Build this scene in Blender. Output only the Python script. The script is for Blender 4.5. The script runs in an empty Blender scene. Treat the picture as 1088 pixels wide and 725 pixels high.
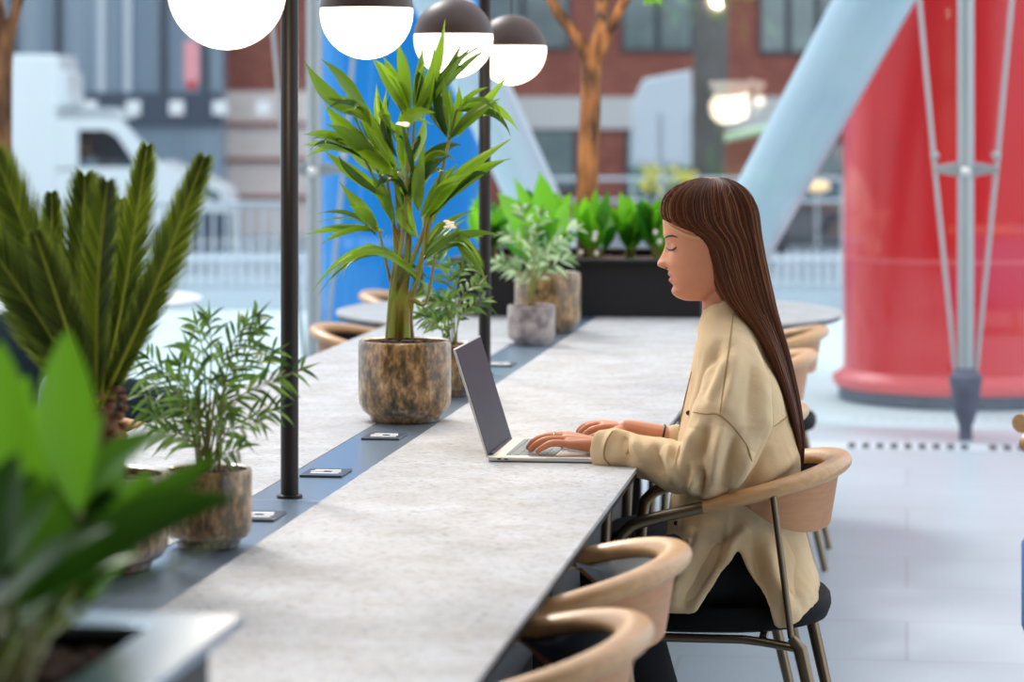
import bpy, bmesh, math, random
from mathutils import Vector, Matrix, noise
from mathutils.bvhtree import BVHTree
R = random.Random(7)
PI = math.pi
C = bpy.context.scene.collection

# ------------------------------------------------------------------ camera frame
F = 3100.0; HOR = 117.0; H = 1.46; YAW = math.atan(419.5 / F)
SA, CA = math.sin(YAW), math.cos(YAW)
TZ = 0.745                     # table top height

def P(px, py, t):
    r = (px - 544) / F * t
    return Vector((r * CA - t * SA, r * SA + t * CA, H + (HOR - py) / F * t))
def G(px, py, z):
    return P(px, py, (H - z) * F / (py - HOR))
def to_px(v):
    r = v.x * CA + v.y * SA; t = -v.x * SA + v.y * CA
    return 544 + F * r / t, HOR - (v.z - H) * F / t, t

# ------------------------------------------------------------------ materials
def lin(c):
    return tuple(((x / 255) / 12.92 if x / 255 <= .04045 else ((x / 255 + .055) / 1.055) ** 2.4) for x in c) + (1,)
def mat(name, col, rough=.5, metal=0, var=0, vscale=8, bump=0, bscale=40, emit=0, trans=0, coat=0, spec=.5, col2=None, stretch=None, alpha=None, sheen=0):
    m = bpy.data.materials.new(name); m.use_nodes = True
    nt = m.node_tree; b = nt.nodes['Principled BSDF']
    b.inputs['Base Color'].default_value = lin(col)
    b.inputs['Roughness'].default_value = rough
    b.inputs['Metallic'].default_value = metal
    b.inputs['Specular IOR Level'].default_value = spec
    b.inputs['Coat Weight'].default_value = coat
    b.inputs['Sheen Weight'].default_value = sheen
    tc = nt.nodes.new('ShaderNodeTexCoord'); mp = nt.nodes.new('ShaderNodeMapping')
    nt.links.new(tc.outputs['Object'], mp.inputs[0])
    if stretch: mp.inputs['Scale'].default_value = stretch
    if var or col2:
        n = nt.nodes.new('ShaderNodeTexNoise'); n.inputs['Scale'].default_value = vscale; n.inputs['Detail'].default_value = 6
        nt.links.new(mp.outputs[0], n.inputs['Vector'])
        cr = nt.nodes.new('ShaderNodeValToRGB')
        cr.color_ramp.elements[0].position = .35; cr.color_ramp.elements[1].position = .65
        c1 = lin(col); c2 = lin(col2) if col2 else tuple(x * (1 - var) for x in c1[:3]) + (1,)
        cr.color_ramp.elements[0].color = c2; cr.color_ramp.elements[1].color = c1
        nt.links.new(n.outputs['Fac'], cr.inputs[0]); nt.links.new(cr.outputs[0], b.inputs['Base Color'])
    if bump:
        n2 = nt.nodes.new('ShaderNodeTexNoise'); n2.inputs['Scale'].default_value = bscale; n2.inputs['Detail'].default_value = 5
        nt.links.new(mp.outputs[0], n2.inputs['Vector'])
        bp = nt.nodes.new('ShaderNodeBump'); bp.inputs['Strength'].default_value = bump; bp.inputs['Distance'].default_value = .01
        nt.links.new(n2.outputs['Fac'], bp.inputs['Height']); nt.links.new(bp.outputs[0], b.inputs['Normal'])
    if emit:
        b.inputs['Emission Color'].default_value = lin(col); b.inputs['Emission Strength'].default_value = emit
    if trans:
        out = nt.nodes['Material Output']; tr = nt.nodes.new('ShaderNodeBsdfTranslucent'); mx = nt.nodes.new('ShaderNodeMixShader')
        mx.inputs[0].default_value = trans
        c = lin(col); tr.inputs[0].default_value = (min(1, c[0] * 1.9), min(1, c[1] * 1.9), c[2] * 1.0, 1)
        nt.links.new(b.outputs[0], mx.inputs[1]); nt.links.new(tr.outputs[0], mx.inputs[2]); nt.links.new(mx.outputs[0], out.inputs[0])
    return m

def leafmat(name, col, col2, trans=.35, rough=.35):
    m = mat(name, col, rough, trans=trans, spec=.5)
    nt = m.node_tree; b = nt.nodes['Principled BSDF']
    g = nt.nodes.new('ShaderNodeNewGeometry'); cr = nt.nodes.new('ShaderNodeValToRGB')
    cr.color_ramp.elements[0].color = lin(col2); cr.color_ramp.elements[1].color = lin(col)
    nt.links.new(g.outputs['Random Per Island'], cr.inputs[0]); nt.links.new(cr.outputs[0], b.inputs['Base Color'])
    hs = nt.nodes.new('ShaderNodeHueSaturation'); hs.inputs['Value'].default_value = 1.75; hs.inputs['Saturation'].default_value = 1.0
    nt.links.new(cr.outputs[0], hs.inputs['Color'])
    tr = [n for n in nt.nodes if n.type == 'BSDF_TRANSLUCENT'][0]
    nt.links.new(hs.outputs[0], tr.inputs[0])
    return m

def table_mat():
    m = mat('pale_concrete', (205, 202, 200), .34, spec=.6)
    nt = m.node_tree; b = nt.nodes['Principled BSDF']; tc = [n for n in nt.nodes if n.type == 'TEX_COORD'][0]
    def nz(scale, detail, st=(1, 1, 1)):
        mp = nt.nodes.new('ShaderNodeMapping'); mp.inputs['Scale'].default_value = st; nt.links.new(tc.outputs['Object'], mp.inputs[0])
        n = nt.nodes.new('ShaderNodeTexNoise'); n.inputs['Scale'].default_value = scale; n.inputs['Detail'].default_value = detail
        nt.links.new(mp.outputs[0], n.inputs['Vector']); return n
    def ramp(n, p0, p1, c0, c1):
        cr = nt.nodes.new('ShaderNodeValToRGB'); e = cr.color_ramp.elements
        e[0].position, e[1].position, e[0].color, e[1].color = p0, p1, c0, c1
        nt.links.new(n.outputs['Fac'], cr.inputs[0]); return cr
    a = ramp(nz(9, 10), .3, .7, lin((160, 157, 155)), lin((182, 184, 189)))
    s = ramp(nz(150, 4, (.5, 1, 1)), .57, .68, (0, 0, 0, 1), (1, 1, 1, 1))
    mx = nt.nodes.new('ShaderNodeMixRGB'); mx.inputs[2].default_value = lin((110, 94, 84))
    nt.links.new(s.outputs[0], mx.inputs[0]); nt.links.new(a.outputs[0], mx.inputs[1])
    nt.links.new(mx.outputs[0], b.inputs['Base Color'])
    r = ramp(nz(50, 5), .35, .65, (.42, .42, .42, 1), (.65, .65, .65, 1)); nt.links.new(r.outputs[0], b.inputs['Roughness'])
    bp = nt.nodes.new('ShaderNodeBump'); bp.inputs['Strength'].default_value = .06; bp.inputs['Distance'].default_value = .003
    nt.links.new(nz(90, 6).outputs['Fac'], bp.inputs['Height']); nt.links.new(bp.outputs[0], b.inputs['Normal'])
    return m

def pot_mat():
    m = mat('mottled_glaze', (170, 130, 80), .32, spec=.6, coat=.3)
    nt = m.node_tree; b = nt.nodes['Principled BSDF']; tc = [n for n in nt.nodes if n.type == 'TEX_COORD'][0]
    mp = nt.nodes.new('ShaderNodeMapping'); mp.inputs['Scale'].default_value = (1, 1, .55)
    oi = nt.nodes.new('ShaderNodeObjectInfo'); nt.links.new(tc.outputs['Object'], mp.inputs[0])
    cb = nt.nodes.new('ShaderNodeMath'); cb.operation = 'MULTIPLY'; cb.inputs[1].default_value = 40
    nt.links.new(oi.outputs['Random'], cb.inputs[0]); nt.links.new(cb.outputs[0], mp.inputs['Location'])
    n = nt.nodes.new('ShaderNodeTexNoise'); n.inputs['Scale'].default_value = 36; n.inputs['Detail'].default_value = 9; n.inputs['Roughness'].default_value = .68
    nt.links.new(mp.outputs[0], n.inputs['Vector'])
    cr = nt.nodes.new('ShaderNodeValToRGB'); e = cr.color_ramp.elements
    e[0].position = .33; e[0].color = lin((38, 38, 24)); e[1].position = .74; e[1].color = lin((208, 182, 140))
    x = e.new(.44); x.color = lin((104, 84, 50)); x = e.new(.53); x.color = lin((158, 120, 76))
    nt.links.new(n.outputs['Fac'], cr.inputs[0]); f = nt.nodes.new('ShaderNodeTexNoise'); f.inputs['Scale'].default_value = 110; f.inputs['Detail'].default_value = 6; nt.links.new(mp.outputs[0], f.inputs['Vector'])
    fr = nt.nodes.new('ShaderNodeValToRGB'); fr.color_ramp.elements[0].position = .38; fr.color_ramp.elements[0].color = (.25, .26, .2, 1); fr.color_ramp.elements[1].position = .56; fr.color_ramp.elements[1].color = (1, 1, 1, 1)
    nt.links.new(f.outputs['Fac'], fr.inputs[0])
    mu = nt.nodes.new('ShaderNodeMixRGB'); mu.blend_type = 'MULTIPLY'; mu.inputs[0].default_value = .75
    nt.links.new(cr.outputs[0], mu.inputs[1]); nt.links.new(fr.outputs[0], mu.inputs[2]); nt.links.new(mu.outputs[0], b.inputs['Base Color'])
    return m

def brick_mat(name, c1, c2, mortar, scale=1):
    m = mat(name, c1, .85); nt = m.node_tree; b = nt.nodes['Principled BSDF']
    tc = [n for n in nt.nodes if n.type == 'TEX_COORD'][0]
    mp = nt.nodes.new('ShaderNodeMapping'); mp.inputs['Rotation'].default_value = (PI / 2, 0, 0); nt.links.new(tc.outputs['Object'], mp.inputs[0])
    br = nt.nodes.new('ShaderNodeTexBrick'); br.inputs['Scale'].default_value = 2 * scale
    br.inputs['Color1'].default_value = lin(c1); br.inputs['Color2'].default_value = lin(c2); br.inputs['Mortar'].default_value = lin(mortar)
    nt.links.new(mp.outputs[0], br.inputs['Vector']); nt.links.new(br.outputs[0], b.inputs['Base Color'])
    return m

def floor_mat():
    m = mat('pale_paving', (196, 212, 222), .38, spec=.5); nt = m.node_tree; b = nt.nodes['Principled BSDF']
    tc = [n for n in nt.nodes if n.type == 'TEX_COORD'][0]
    mp = nt.nodes.new('ShaderNodeMapping'); nt.links.new(tc.outputs['Object'], mp.inputs[0])
    br = nt.nodes.new('ShaderNodeTexBrick'); br.inputs['Scale'].default_value = 1; br.inputs['Brick Width'].default_value = 1.2; br.inputs['Row Height'].default_value = .6
    br.inputs['Mortar Size'].default_value = .006
    br.inputs['Color1'].default_value = lin((172, 187, 196)); br.inputs['Color2'].default_value = lin((180, 194, 203)); br.inputs['Mortar'].default_value = lin((160, 172, 180))
    nt.links.new(mp.outputs[0], br.inputs['Vector'])
    n = nt.nodes.new('ShaderNodeTexNoise'); n.inputs['Scale'].default_value = 3; n.inputs['Detail'].default_value = 8; nt.links.new(mp.outputs[0], n.inputs['Vector'])
    mx = nt.nodes.new('ShaderNodeMixRGB'); mx.blend_type = 'MULTIPLY'; mx.inputs[0].default_value = .18
    nt.links.new(br.outputs[0], mx.inputs[1]); nt.links.new(n.outputs['Fac'], mx.inputs[2])
    cr = nt.nodes.new('ShaderNodeBrightContrast'); nt.links.new(mx.outputs[0], cr.inputs[0]); cr.inputs[1].default_value = .06
    nt.links.new(cr.outputs[0], b.inputs['Base Color'])
    return m

def hair_mat():
    m = mat('brown_hair', (70, 38, 24), .42, spec=.25); nt = m.node_tree; b = nt.nodes['Principled BSDF']
    g = nt.nodes.new('ShaderNodeNewGeometry'); cr = nt.nodes.new('ShaderNodeValToRGB'); e = cr.color_ramp.elements
    e[0].color = lin((60, 32, 22)); e[1].color = lin((176, 122, 80)); e[1].position = 1
    x = e.new(.5); x.color = lin((90, 50, 32)); x = e.new(.85); x.color = lin((124, 74, 46))
    nt.links.new(g.outputs['Random Per Island'], cr.inputs[0]); nt.links.new(cr.outputs[0], b.inputs['Base Color'])
    return m

def glass_mat(name, tint=(.94, .98, 1.0), refl=.07):
    m = bpy.data.materials.new(name); m.use_nodes = True; nt = m.node_tree; nt.nodes.clear()
    o = nt.nodes.new('ShaderNodeOutputMaterial'); t = nt.nodes.new('ShaderNodeBsdfTransparent'); t.inputs[0].default_value = tint + (1,)
    g = nt.nodes.new('ShaderNodeBsdfGlossy'); g.inputs['Roughness'].default_value = .02; x = nt.nodes.new('ShaderNodeMixShader'); x.inputs[0].default_value = refl
    nt.links.new(t.outputs[0], x.inputs[1]); nt.links.new(g.outputs[0], x.inputs[2]); nt.links.new(x.outputs[0], o.inputs[0])
    return m

def skin_mat():
    m = mat('skin', (216, 146, 110), .45, spec=.4, var=.06, vscale=30)
    b = m.node_tree.nodes['Principled BSDF']
    b.inputs['Subsurface Weight'].default_value = .25; b.inputs['Subsurface Radius'].default_value = (.012, .005, .003); b.inputs['Subsurface Scale'].default_value = 1
    return m

M = dict(
    table=table_mat(), floor=floor_mat(), pot=pot_mat(), skin=skin_mat(), padlit=mat('lit_grey_leather', (188, 196, 202), .3, spec=.6), hair=hair_mat(),
    strip=mat('strip_metal', (138, 160, 182), .28, metal=.75, spec=.6),
    black=mat('black_metal', (30, 24, 23), .45, metal=.2, spec=.4),
    planter=mat('dark_planter', (26, 25, 29), .5, spec=.3),
    bronze=mat('bronze_tube', (128, 112, 92), .28, metal=.85),
    wood=mat('pale_oak', (208, 160, 110), .36, var=.18, vscale=14, stretch=(1, 6, 8), spec=.5),
    wood2=mat('oak_panel', (186, 130, 86), .5, var=.12, vscale=10, stretch=(2, 2, 14)),
    seat=mat('black_seat', (15, 15, 18), .75, bump=.1, bscale=300, spec=.2),
    padblue=mat('grey_seat', (52, 60, 70), .32, spec=.5, bump=.05, bscale=200),
    shirt=mat('beige_cotton', (226, 198, 158), .88, var=.07, vscale=12, bump=.12, bscale=260, spec=.25),
    shirtseam=mat('shirt_stitching', (168, 138, 98), .9),
    trousers=mat('black_cloth', (14, 14, 20), .9),
    lips=mat('lips', (190, 96, 84), .4),
    dark=mat('dark_brown', (38, 24, 20), .6),
    white=mat('white_laminate', (232, 236, 238), .4),
    alu=mat('silver_aluminium', (214, 212, 208), .3, metal=.7),
    screen=mat('screen_glass', (40, 45, 58), .25, spec=0.015),
    key=mat('grey_keys', (150, 162, 168), .5),
    trackpad=mat('trackpad', (190, 198, 208), .15, spec=.8),
    soil=mat('bark_soil', (96, 58, 38), .9, col2=(34, 20, 14), vscale=60, bump=.8, bscale=80),
    leaf_palm=leafmat('palm_leaf', (116, 150, 30), (22, 48, 16), .42, .22),
    leaf_parl=leafmat('parlour_leaf', (112, 144, 62), (40, 70, 30), .35, .35),
    leaf_cyc=leafmat('cycad_leaf', (104, 116, 28), (54, 72, 16), .38, .4),
    leaf_broad=leafmat('broad_leaf', (104, 156, 30), (14, 40, 10), .42, .34),  # dark end of the tones stands in for shade among the leaves
    leaf_far=leafmat('planter_leaf', (118, 184, 40), (34, 96, 20), .45, .25),
    leaf_pale=leafmat('variegated_leaf', (190, 212, 170), (60, 110, 30), .3, .3),
    rachis=mat('rachis', (156, 158, 48), .55, spec=.2),
    stemmat=mat('palm_stem', (112, 130, 36), .45, col2=(120, 100, 40), vscale=18),
    bark=mat('bark', (140, 96, 58), .85, col2=(48, 30, 20), vscale=22, bump=1, bscale=30, stretch=(1, 1, .3)),
    flower=mat('cream_highlight', (244, 236, 222), .6),  # pale colour for leaf highlights and dried leaf bits
    globe=mat('globe_light', (255, 243, 222), .3, emit=2.2),
    globetop=mat('globe_shell', (74, 56, 50), .45, spec=.4),
    red=mat('red_column', (222, 22, 30), .3, spec=.45, coat=.1),
    redrim=mat('red_flange', (232, 84, 84), .4),
    blue=mat('blue_column', (0, 122, 196), .5, spec=.15),
    strut=mat('strut_paint', (186, 206, 216), .32, spec=.6, coat=.2),
    steel=mat('steel', (158, 168, 172), .35, metal=.5),
    stone=mat('dark_plinth', (96, 100, 118), .8, var=.3, vscale=10),
    hole=mat('drain_hole', (10, 12, 12), .8),
    drain=mat('drain_cover', (196, 206, 212), .5),
    brick=brick_mat('brick_wall', (122, 62, 52), (144, 80, 68), (130, 92, 82)),
    brickpale=brick_mat('cream_brick', (214, 204, 200), (206, 192, 186), (214, 204, 200)),
    cladding=mat('blue_grey_cladding', (98, 120, 140), .3, spec=.6, col2=(134, 152, 166), vscale=.7, stretch=(2.2, 1, .05)),
    band=mat('dark_band', (54, 70, 88), .5),
    stoneband=mat('stone_band', (188, 188, 188), .8),
    winglass=mat('window_glass', (104, 122, 124), .12, spec=.8, var=.3, vscale=2),
    winframe=mat('window_frame', (44, 54, 66), .5),
    truck=mat('white_van_paint', (226, 236, 240), .35, coat=.2),
    tyre=mat('tyre', (40, 44, 50), .8),
    vanwin=mat('van_glass', (72, 96, 112), .15, spec=.8),
    road=mat('road', (128, 142, 152), .7, var=.15, vscale=1),
    kerb=mat('kerb_paving', (136, 154, 166), .7, var=.1, vscale=2),
    plaza=mat('plaza', (206, 222, 222), .6, var=.08, vscale=1.2),
    rail=mat('white_railing', (222, 230, 234), .5),
    rail2=mat('grey_railing', (186, 196, 204), .5),
    tealsofa=mat('dark_teal_fabric', (18, 44, 54), .8, sheen=.2),
    mauve=mat('mauve_fabric', (120, 108, 116), .8),
    bluesofa=mat('blue_fabric', (70, 120, 176), .8),
    glass=glass_mat('facade_glass'),
    warm=mat('warm_lamp', (255, 214, 160), .4, emit=.55),
    car=mat('dark_car_paint', (46, 52, 64), .3, coat=.5),
    trunk=mat('grey_trunk', (98, 98, 96), .9, var=.3, vscale=3),
    sign=mat('sign_panel', (186, 196, 204), .5),
    yellow=mat('yellow_petals', (226, 216, 96), .6),
    pink=mat('pink_banner', (226, 150, 156), .6), redm=mat('red_patch', (200, 40, 52), .6),
    greenstreak=mat('pale_green_light', (196, 224, 186), .5),
    icon=mat('white_print', (236, 236, 236), .5),
    pad=mat('charge_pad', (58, 70, 84), .3, spec=.6),
    bracelet=mat('black_cord', (16, 14, 16), .6), gold=mat('gold_ring', (224, 180, 90), .25, metal=1),
    button=mat('dark_button', (60, 40, 28), .35), blond=mat('blond_strand', (214, 172, 122), .5),
)

# ------------------------------------------------------------------ mesh builder
class MB:
    def __init__(s): s.v = []; s.f = []
    def add(s, vs, fs):
        o = len(s.v); s.v += [Vector(v) for v in vs]; s.f += [tuple(i + o for i in f) for f in fs]; return s
    def box(s, a, b, rz=0, c=None):
        (x0, y0, z0), (x1, y1, z1) = a, b
        vs = [Vector((x, y, z)) for z in (z0, z1) for (x, y) in ((x0, y0), (x1, y0), (x1, y1), (x0, y1))]
        if rz:
            m = Matrix.Rotation(rz, 4, 'Z'); cc = Vector(c) if c else Vector(((x0 + x1) / 2, (y0 + y1) / 2, 0))
            vs = [m @ (v - cc) + cc for v in vs]
        return s.add(vs, [(3, 2, 1, 0), (4, 5, 6, 7), (0, 1, 5, 4), (1, 2, 6, 5), (2, 3, 7, 6), (3, 0, 4, 7)])
    def tube(s, pts, rad, n=10, cap=True, flat=None, up=None, roundcap=False):
        pts = [Vector(p) for p in pts]; k = len(pts)
        rad = list(rad) if hasattr(rad, '__len__') else [rad] * k
        if roundcap:
            d0 = (pts[0] - pts[1]).normalized(); d1 = (pts[-1] - pts[-2]).normalized()
            A = [(pts[0] + d0 * rad[0] * q, rad[0] * math.sqrt(max(0, 1 - q * q))) for q in (.97, .8, .5)]
            B_ = [(pts[-1] + d1 * rad[-1] * q, rad[-1] * math.sqrt(max(0, 1 - q * q))) for q in (.5, .8, .97)]
            pts = [a[0] for a in A] + pts + [b[0] for b in B_]; rad = [a[1] for a in A] + rad + [b[1] for b in B_]; k = len(pts)
        ref = None; vs = []; fs = []
        for i in range(k):
            d = (pts[min(i + 1, k - 1)] - pts[max(i - 1, 0)])
            d = d.normalized() if d.length > 1e-9 else Vector((0, 0, 1))
            if ref is None:
                ref = Vector(up) if up else (Vector((0, 0, 1)) if abs(d.z) < .9 else Vector((1, 0, 0)))
            a = ref - d * ref.dot(d)
            if a.length < 1e-6: a = d.orthogonal()
            a.normalize(); b = d.cross(a); ref = a
            fa, fb = flat if flat else (1, 1)
            for j in range(n):
                w = 2 * PI * j / n
                vs.append(pts[i] + (a * math.cos(w) * fa + b * math.sin(w) * fb) * rad[i])
        for i in range(k - 1):
            for j in range(n):
                fs.append((i * n + j, i * n + (j + 1) % n, (i + 1) * n + (j + 1) % n, (i + 1) * n + j))
        if cap: fs.append(tuple(range(n))[::-1]); fs.append(tuple((k - 1) * n + j for j in range(n)))
        return s.add(vs, fs)
    def rings(s, rs, cap=True, closed=True):
        n = len(rs[0]); vs = [v for r in rs for v in r]; fs = []
        for i in range(len(rs) - 1):
            for j in range(n if closed else n - 1):
                fs.append((i * n + j, i * n + (j + 1) % n, (i + 1) * n + (j + 1) % n, (i + 1) * n + j))
        if cap: fs.append(tuple(range(n))[::-1]); fs.append(tuple((len(rs) - 1) * n + j for j in range(n)))
        return s.add(vs, fs)
    def lathe(s, c, prof, n=48):
        c = Vector(c); rs = [[c + Vector((r * math.cos(2 * PI * j / n), r * math.sin(2 * PI * j / n), z)) for j in range(n)] for r, z in prof]
        return s.rings(rs, cap=True)
    def ball(s, c, r, n=16, sc=(1, 1, 1)):
        c = Vector(c); rs = []
        for i in range(1, n):
            a = -PI / 2 + PI * i / n
            rs.append([c + Vector((r * sc[0] * math.cos(a) * math.cos(2 * PI * j / (2 * n)), r * sc[1] * math.cos(a) * math.sin(2 * PI * j / (2 * n)), r * sc[2] * math.sin(a))) for j in range(2 * n)])
        return s.rings(rs)
    def prism(s, poly, d):                 # polygon of points extruded along vector d
        n = len(poly); d = Vector(d); vs = [Vector(p) for p in poly] + [Vector(p) + d for p in poly]
        fs = [tuple(range(n))[::-1], tuple(range(n, 2 * n))] + [(i, (i + 1) % n, (i + 1) % n + n, i + n) for i in range(n)]
        return s.add(vs, fs)
    def leaf(s, base, ctrl, tip, w, face, n=9, fold=.25, wpos=.4, tipx=1.35, bw=.02):
        base, ctrl, tip, face = map(Vector, (base, ctrl, tip, face)); rows = []
        for i in range(n + 1):
            t = i / n; p = base * (1 - t) ** 2 + ctrl * 2 * t * (1 - t) + tip * t * t
            d = ((ctrl - base) * (1 - t) + (tip - ctrl) * t)
            d = d.normalized() if d.length > 1e-9 else Vector((0, 0, 1))
            sd = d.cross(face)
            if sd.length < 1e-6: sd = d.orthogonal()
            sd.normalize(); nn = sd.cross(d).normalized()
            e = t / wpos if t < wpos else (1 - t) / (1 - wpos)
            ww = w * .5 * max(bw if t < wpos else .02, math.sin(max(0, min(1, e)) * PI / 2) ** (.8 if t < wpos else tipx))
            rows.append([p - sd * ww + nn * fold * ww, p - sd * ww * .5 + nn * fold * ww * .35, p, p + sd * ww * .5 + nn * fold * ww * .35, p + sd * ww + nn * fold * ww])
        vs = [v for r in rows for v in r]; fs = [(i * 5 + j, i * 5 + j + 1, i * 5 + j + 6, i * 5 + j + 5) for i in range(n) for j in range(4)]
        return s.add(vs, fs)
    def mesh(s, name):
        me = bpy.data.meshes.new(name); me.from_pydata(s.v, [], s.f); me.update(); return me
    def build(s, name, m, parent=None, smooth=True, bevel=0, origin=None, fix=True, sub=0):
        me = s.mesh(name)
        if fix:
            bm = bmesh.new(); bm.from_mesh(me); bmesh.ops.recalc_face_normals(bm, faces=bm.faces); bm.to_mesh(me); bm.free()
        o = bpy.data.objects.new(name, me); C.objects.link(o)
        for mm in (m if isinstance(m, (list, tuple)) else [m]): me.materials.append(mm)
        if origin is not None:
            og = Vector(origin); me.transform(Matrix.Translation(-og)); o.location = og
        if parent:
            o.parent = parent
            o.location = o.location - wloc(parent)
        if smooth:
            for p in me.polygons: p.use_smooth = True
        if bevel:
            b = o.modifiers.new('b', 'BEVEL'); b.width = bevel; b.segments = 3; b.limit_method = 'ANGLE'
            for p in me.polygons: p.use_smooth = True
        if sub:
            b = o.modifiers.new('s', 'SUBSURF'); b.levels = sub; b.render_levels = sub
        if smooth or bevel:
            try: me.set_sharp_from_angle(angle=math.radians(40))
            except Exception: pass
        return o

def wloc(o):
    v = Vector(o.location)
    while o.parent: o = o.parent; v += Vector(o.location)
    return v
def tag(o, label, cat, group=None):
    o['label'] = label; o['category'] = cat
    if group: o['group'] = group
    return o
def struct(o): o['kind'] = 'structure'; return o
def thing(name, loc, label, cat, group=None):
    o = bpy.data.objects.new(name, None); C.objects.link(o); o.location = loc; o.empty_display_size = .1
    return tag(o, label, cat, group)
def copy_tree(o, parent=None):
    c = o.copy(); C.objects.link(c); c.parent = parent
    for ch in list(o.children): copy_tree(ch, c)
    return c
def bez(pts, n=12):                       # Catmull-Rom through points
    pts = [Vector(p) for p in pts]; out = []
    for i in range(len(pts) - 1):
        p0 = pts[max(i - 1, 0)]; p1 = pts[i]; p2 = pts[i + 1]; p3 = pts[min(i + 2, len(pts) - 1)]
        for k in range(n):
            t = k / n
            out.append(.5 * ((2 * p1) + (p2 - p0) * t + (2 * p0 - 5 * p1 + 4 * p2 - p3) * t * t + (3 * p1 - p0 - 3 * p2 + p3) * t ** 3))
    out.append(pts[-1]); return out
def lerp_table(tb, x):
    if x <= tb[0][0]: return tb[0][1:]
    for a, b in zip(tb, tb[1:]):
        if x <= b[0]:
            k = (x - a[0]) / (b[0] - a[0]); return tuple(p + (q - p) * k for p, q in zip(a[1:], b[1:]))
    return tb[-1][1:]
CAMDIR = Vector((SA, -CA, 0))             # from the scene towards the viewer's side

# ------------------------------------------------------------------ setting
struct(MB().box((-14, -3, -.12), (9, 13.5, 0)).build('floor', M['floor'], smooth=False))
struct(MB().box((-25, 13.5, -.14), (16, 20.9, -.01)).build('floor_plaza', M['plaza'], smooth=False))
struct(MB().box((-25, 20.9, -1.2), (16, 25.2, -.005)).build('floor_kerb', M['kerb'], smooth=False))
struct(MB().box((-45, 25.2, -1.4), (45, 62, -.9)).build('floor_street', M['road'], smooth=False))
for k, (xa, xb) in enumerate(((-8.6, -5.7), (-5.6, -2.74), (-2.66, .22), (.30, 3.2), (3.3, 6.2))):
    struct(MB().box((xa, 13.29, .02), (xb, 13.31, 5.2)).build('window_%d' % (k + 1), M['glass'], smooth=False))

struct(MB().box((-14, -3.2, 0), (9, -3, 5.2)).build('wall_light_block', mat('warm_wall', (104, 80, 64), .8), smooth=False))  # unseen wall, added to block sky light from behind the camera
struct(MB().box((-14, -3.2, 5.2), (9, 4.0, 5.4)).build('ceiling_light_block', mat('dark_ceiling', (90, 84, 80), .8), smooth=False))  # unseen partial ceiling, added to darken surfaces facing the camera
# facade masts with tension rods
def mast(px, y0, label):
    # x on the facade line at this pixel column
    r_ = (px - 544) / F; t = y0 / (r_ * SA + CA); b = P(px, HOR, t); x, y = b.x, b.y
    o = thing('facade_mast', (x, y, 0), label, 'steel mast', 'steel masts of the glass facade')
    MB().tube([(x, y, .1), (x, y, 5.2)], .036, 20).build('pole', M['steel'], o)
    MB().lathe((x, y, 0), [(.03, 0), (.03, .06), (.05, .12), (.075, .28), (.04, .32)], 20).build('foot', M['stone'], o)
    za = H - 63 / F * t
    m = MB(); m.prism([(x - .145, y - .015, za - .012), (x - .02, y - .015, za - .035), (x + .02, y - .015, za - .035), (x + .145, y - .015, za - .012), (x + .145, y - .015, za + .012), (x + .02, y - .015, za + .035), (x - .02, y - .015, za + .035), (x - .145, y - .015, za + .012)], (0, .03, 0))
    m.build('cross_arm', M['steel'], o, bevel=.004)
    MB().ball((x, y - .05, za - .01), .022, 10).build('bolt', M['alu'], o)
    for s in (-1, 1):
        MB().tube([(x + s * .04, y, .25), (x + s * .135, y, za), (x + s * .26, y, za + 1.4), (x + s * .3, y, 5)], .010, 8).build('rod', M['steel'], o)
        MB().ball((x + s * .135, y, za + .06), .02, 8).build('rod_joint', M['steel'], o)
    return o
mast(1026, 13.05, 'grey steel mast with tension rods in front of the red column')
mast(334, 13.05, 'grey steel mast with tension rods left of the blue column')

# drain strip
d0 = G(905, 474.5, 0); d1 = G(1150, 478, 0)
dr = thing('floor_drain', d0, 'pale drain strip with square black holes in the paving by the red column', 'drain')
MB().box((d0.x - .2, d0.y - .12, 0), (d1.x + .5, d0.y + .12, .004)).build('cover', M['drain'], dr, smooth=False)
for k in range(19):
    if k in (9,): continue
    x = d0.x + k * .0605
    MB().box((x - .016, d0.y - .085, .0005), (x + .016, d0.y + .085, .0055)).build('drain_hole', M['hole'], dr, smooth=False)

# columns
def column(px, t, rad, m, name, label, rim=None):
    c = P(px, HOR, t); o = thing(name, (c.x, c.y, 0), label, 'column')
    MB().lathe((c.x, c.y, 0), [(rad, .12), (rad, 9)], 72).build('shaft', m, o)
    if rim:
        MB().lathe((c.x, c.y, 0), [(rad, .06), (rad * 1.07, .06), (rad * 1.09, .08), (rad * 1.09, .11), (rad * 1.03, .13), (rad, .15)], 72).build('flange', rim, o)
        MB().lathe((c.x, c.y, 0), [(rad * 1.04, 0), (rad * 1.04, .065), (rad * .9, .065)], 72).build('plinth', M['stone'], o)
        z = H - (273 - HOR) / F * t
        MB().lathe((c.x, c.y, 0), [(rad, z - .012), (rad * 1.006, z - .01), (rad * 1.006, z + .01), (rad, z + .012)], 72).build('joint_band', rim, o)
    else:
        MB().lathe((c.x, c.y, 0), [(rad * 1.05, 0), (rad * 1.05, .12), (rad * .9, .12)], 72).build('plinth', m, o)
    return o
column(1022, 14.85, .6, M['red'], 'red_column', 'huge glossy red round column with flange at its foot', M['redrim'])
column(428, 19.6, .54, M['blue'], 'blue_column', 'large blue round column behind the tall potted palm')

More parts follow.
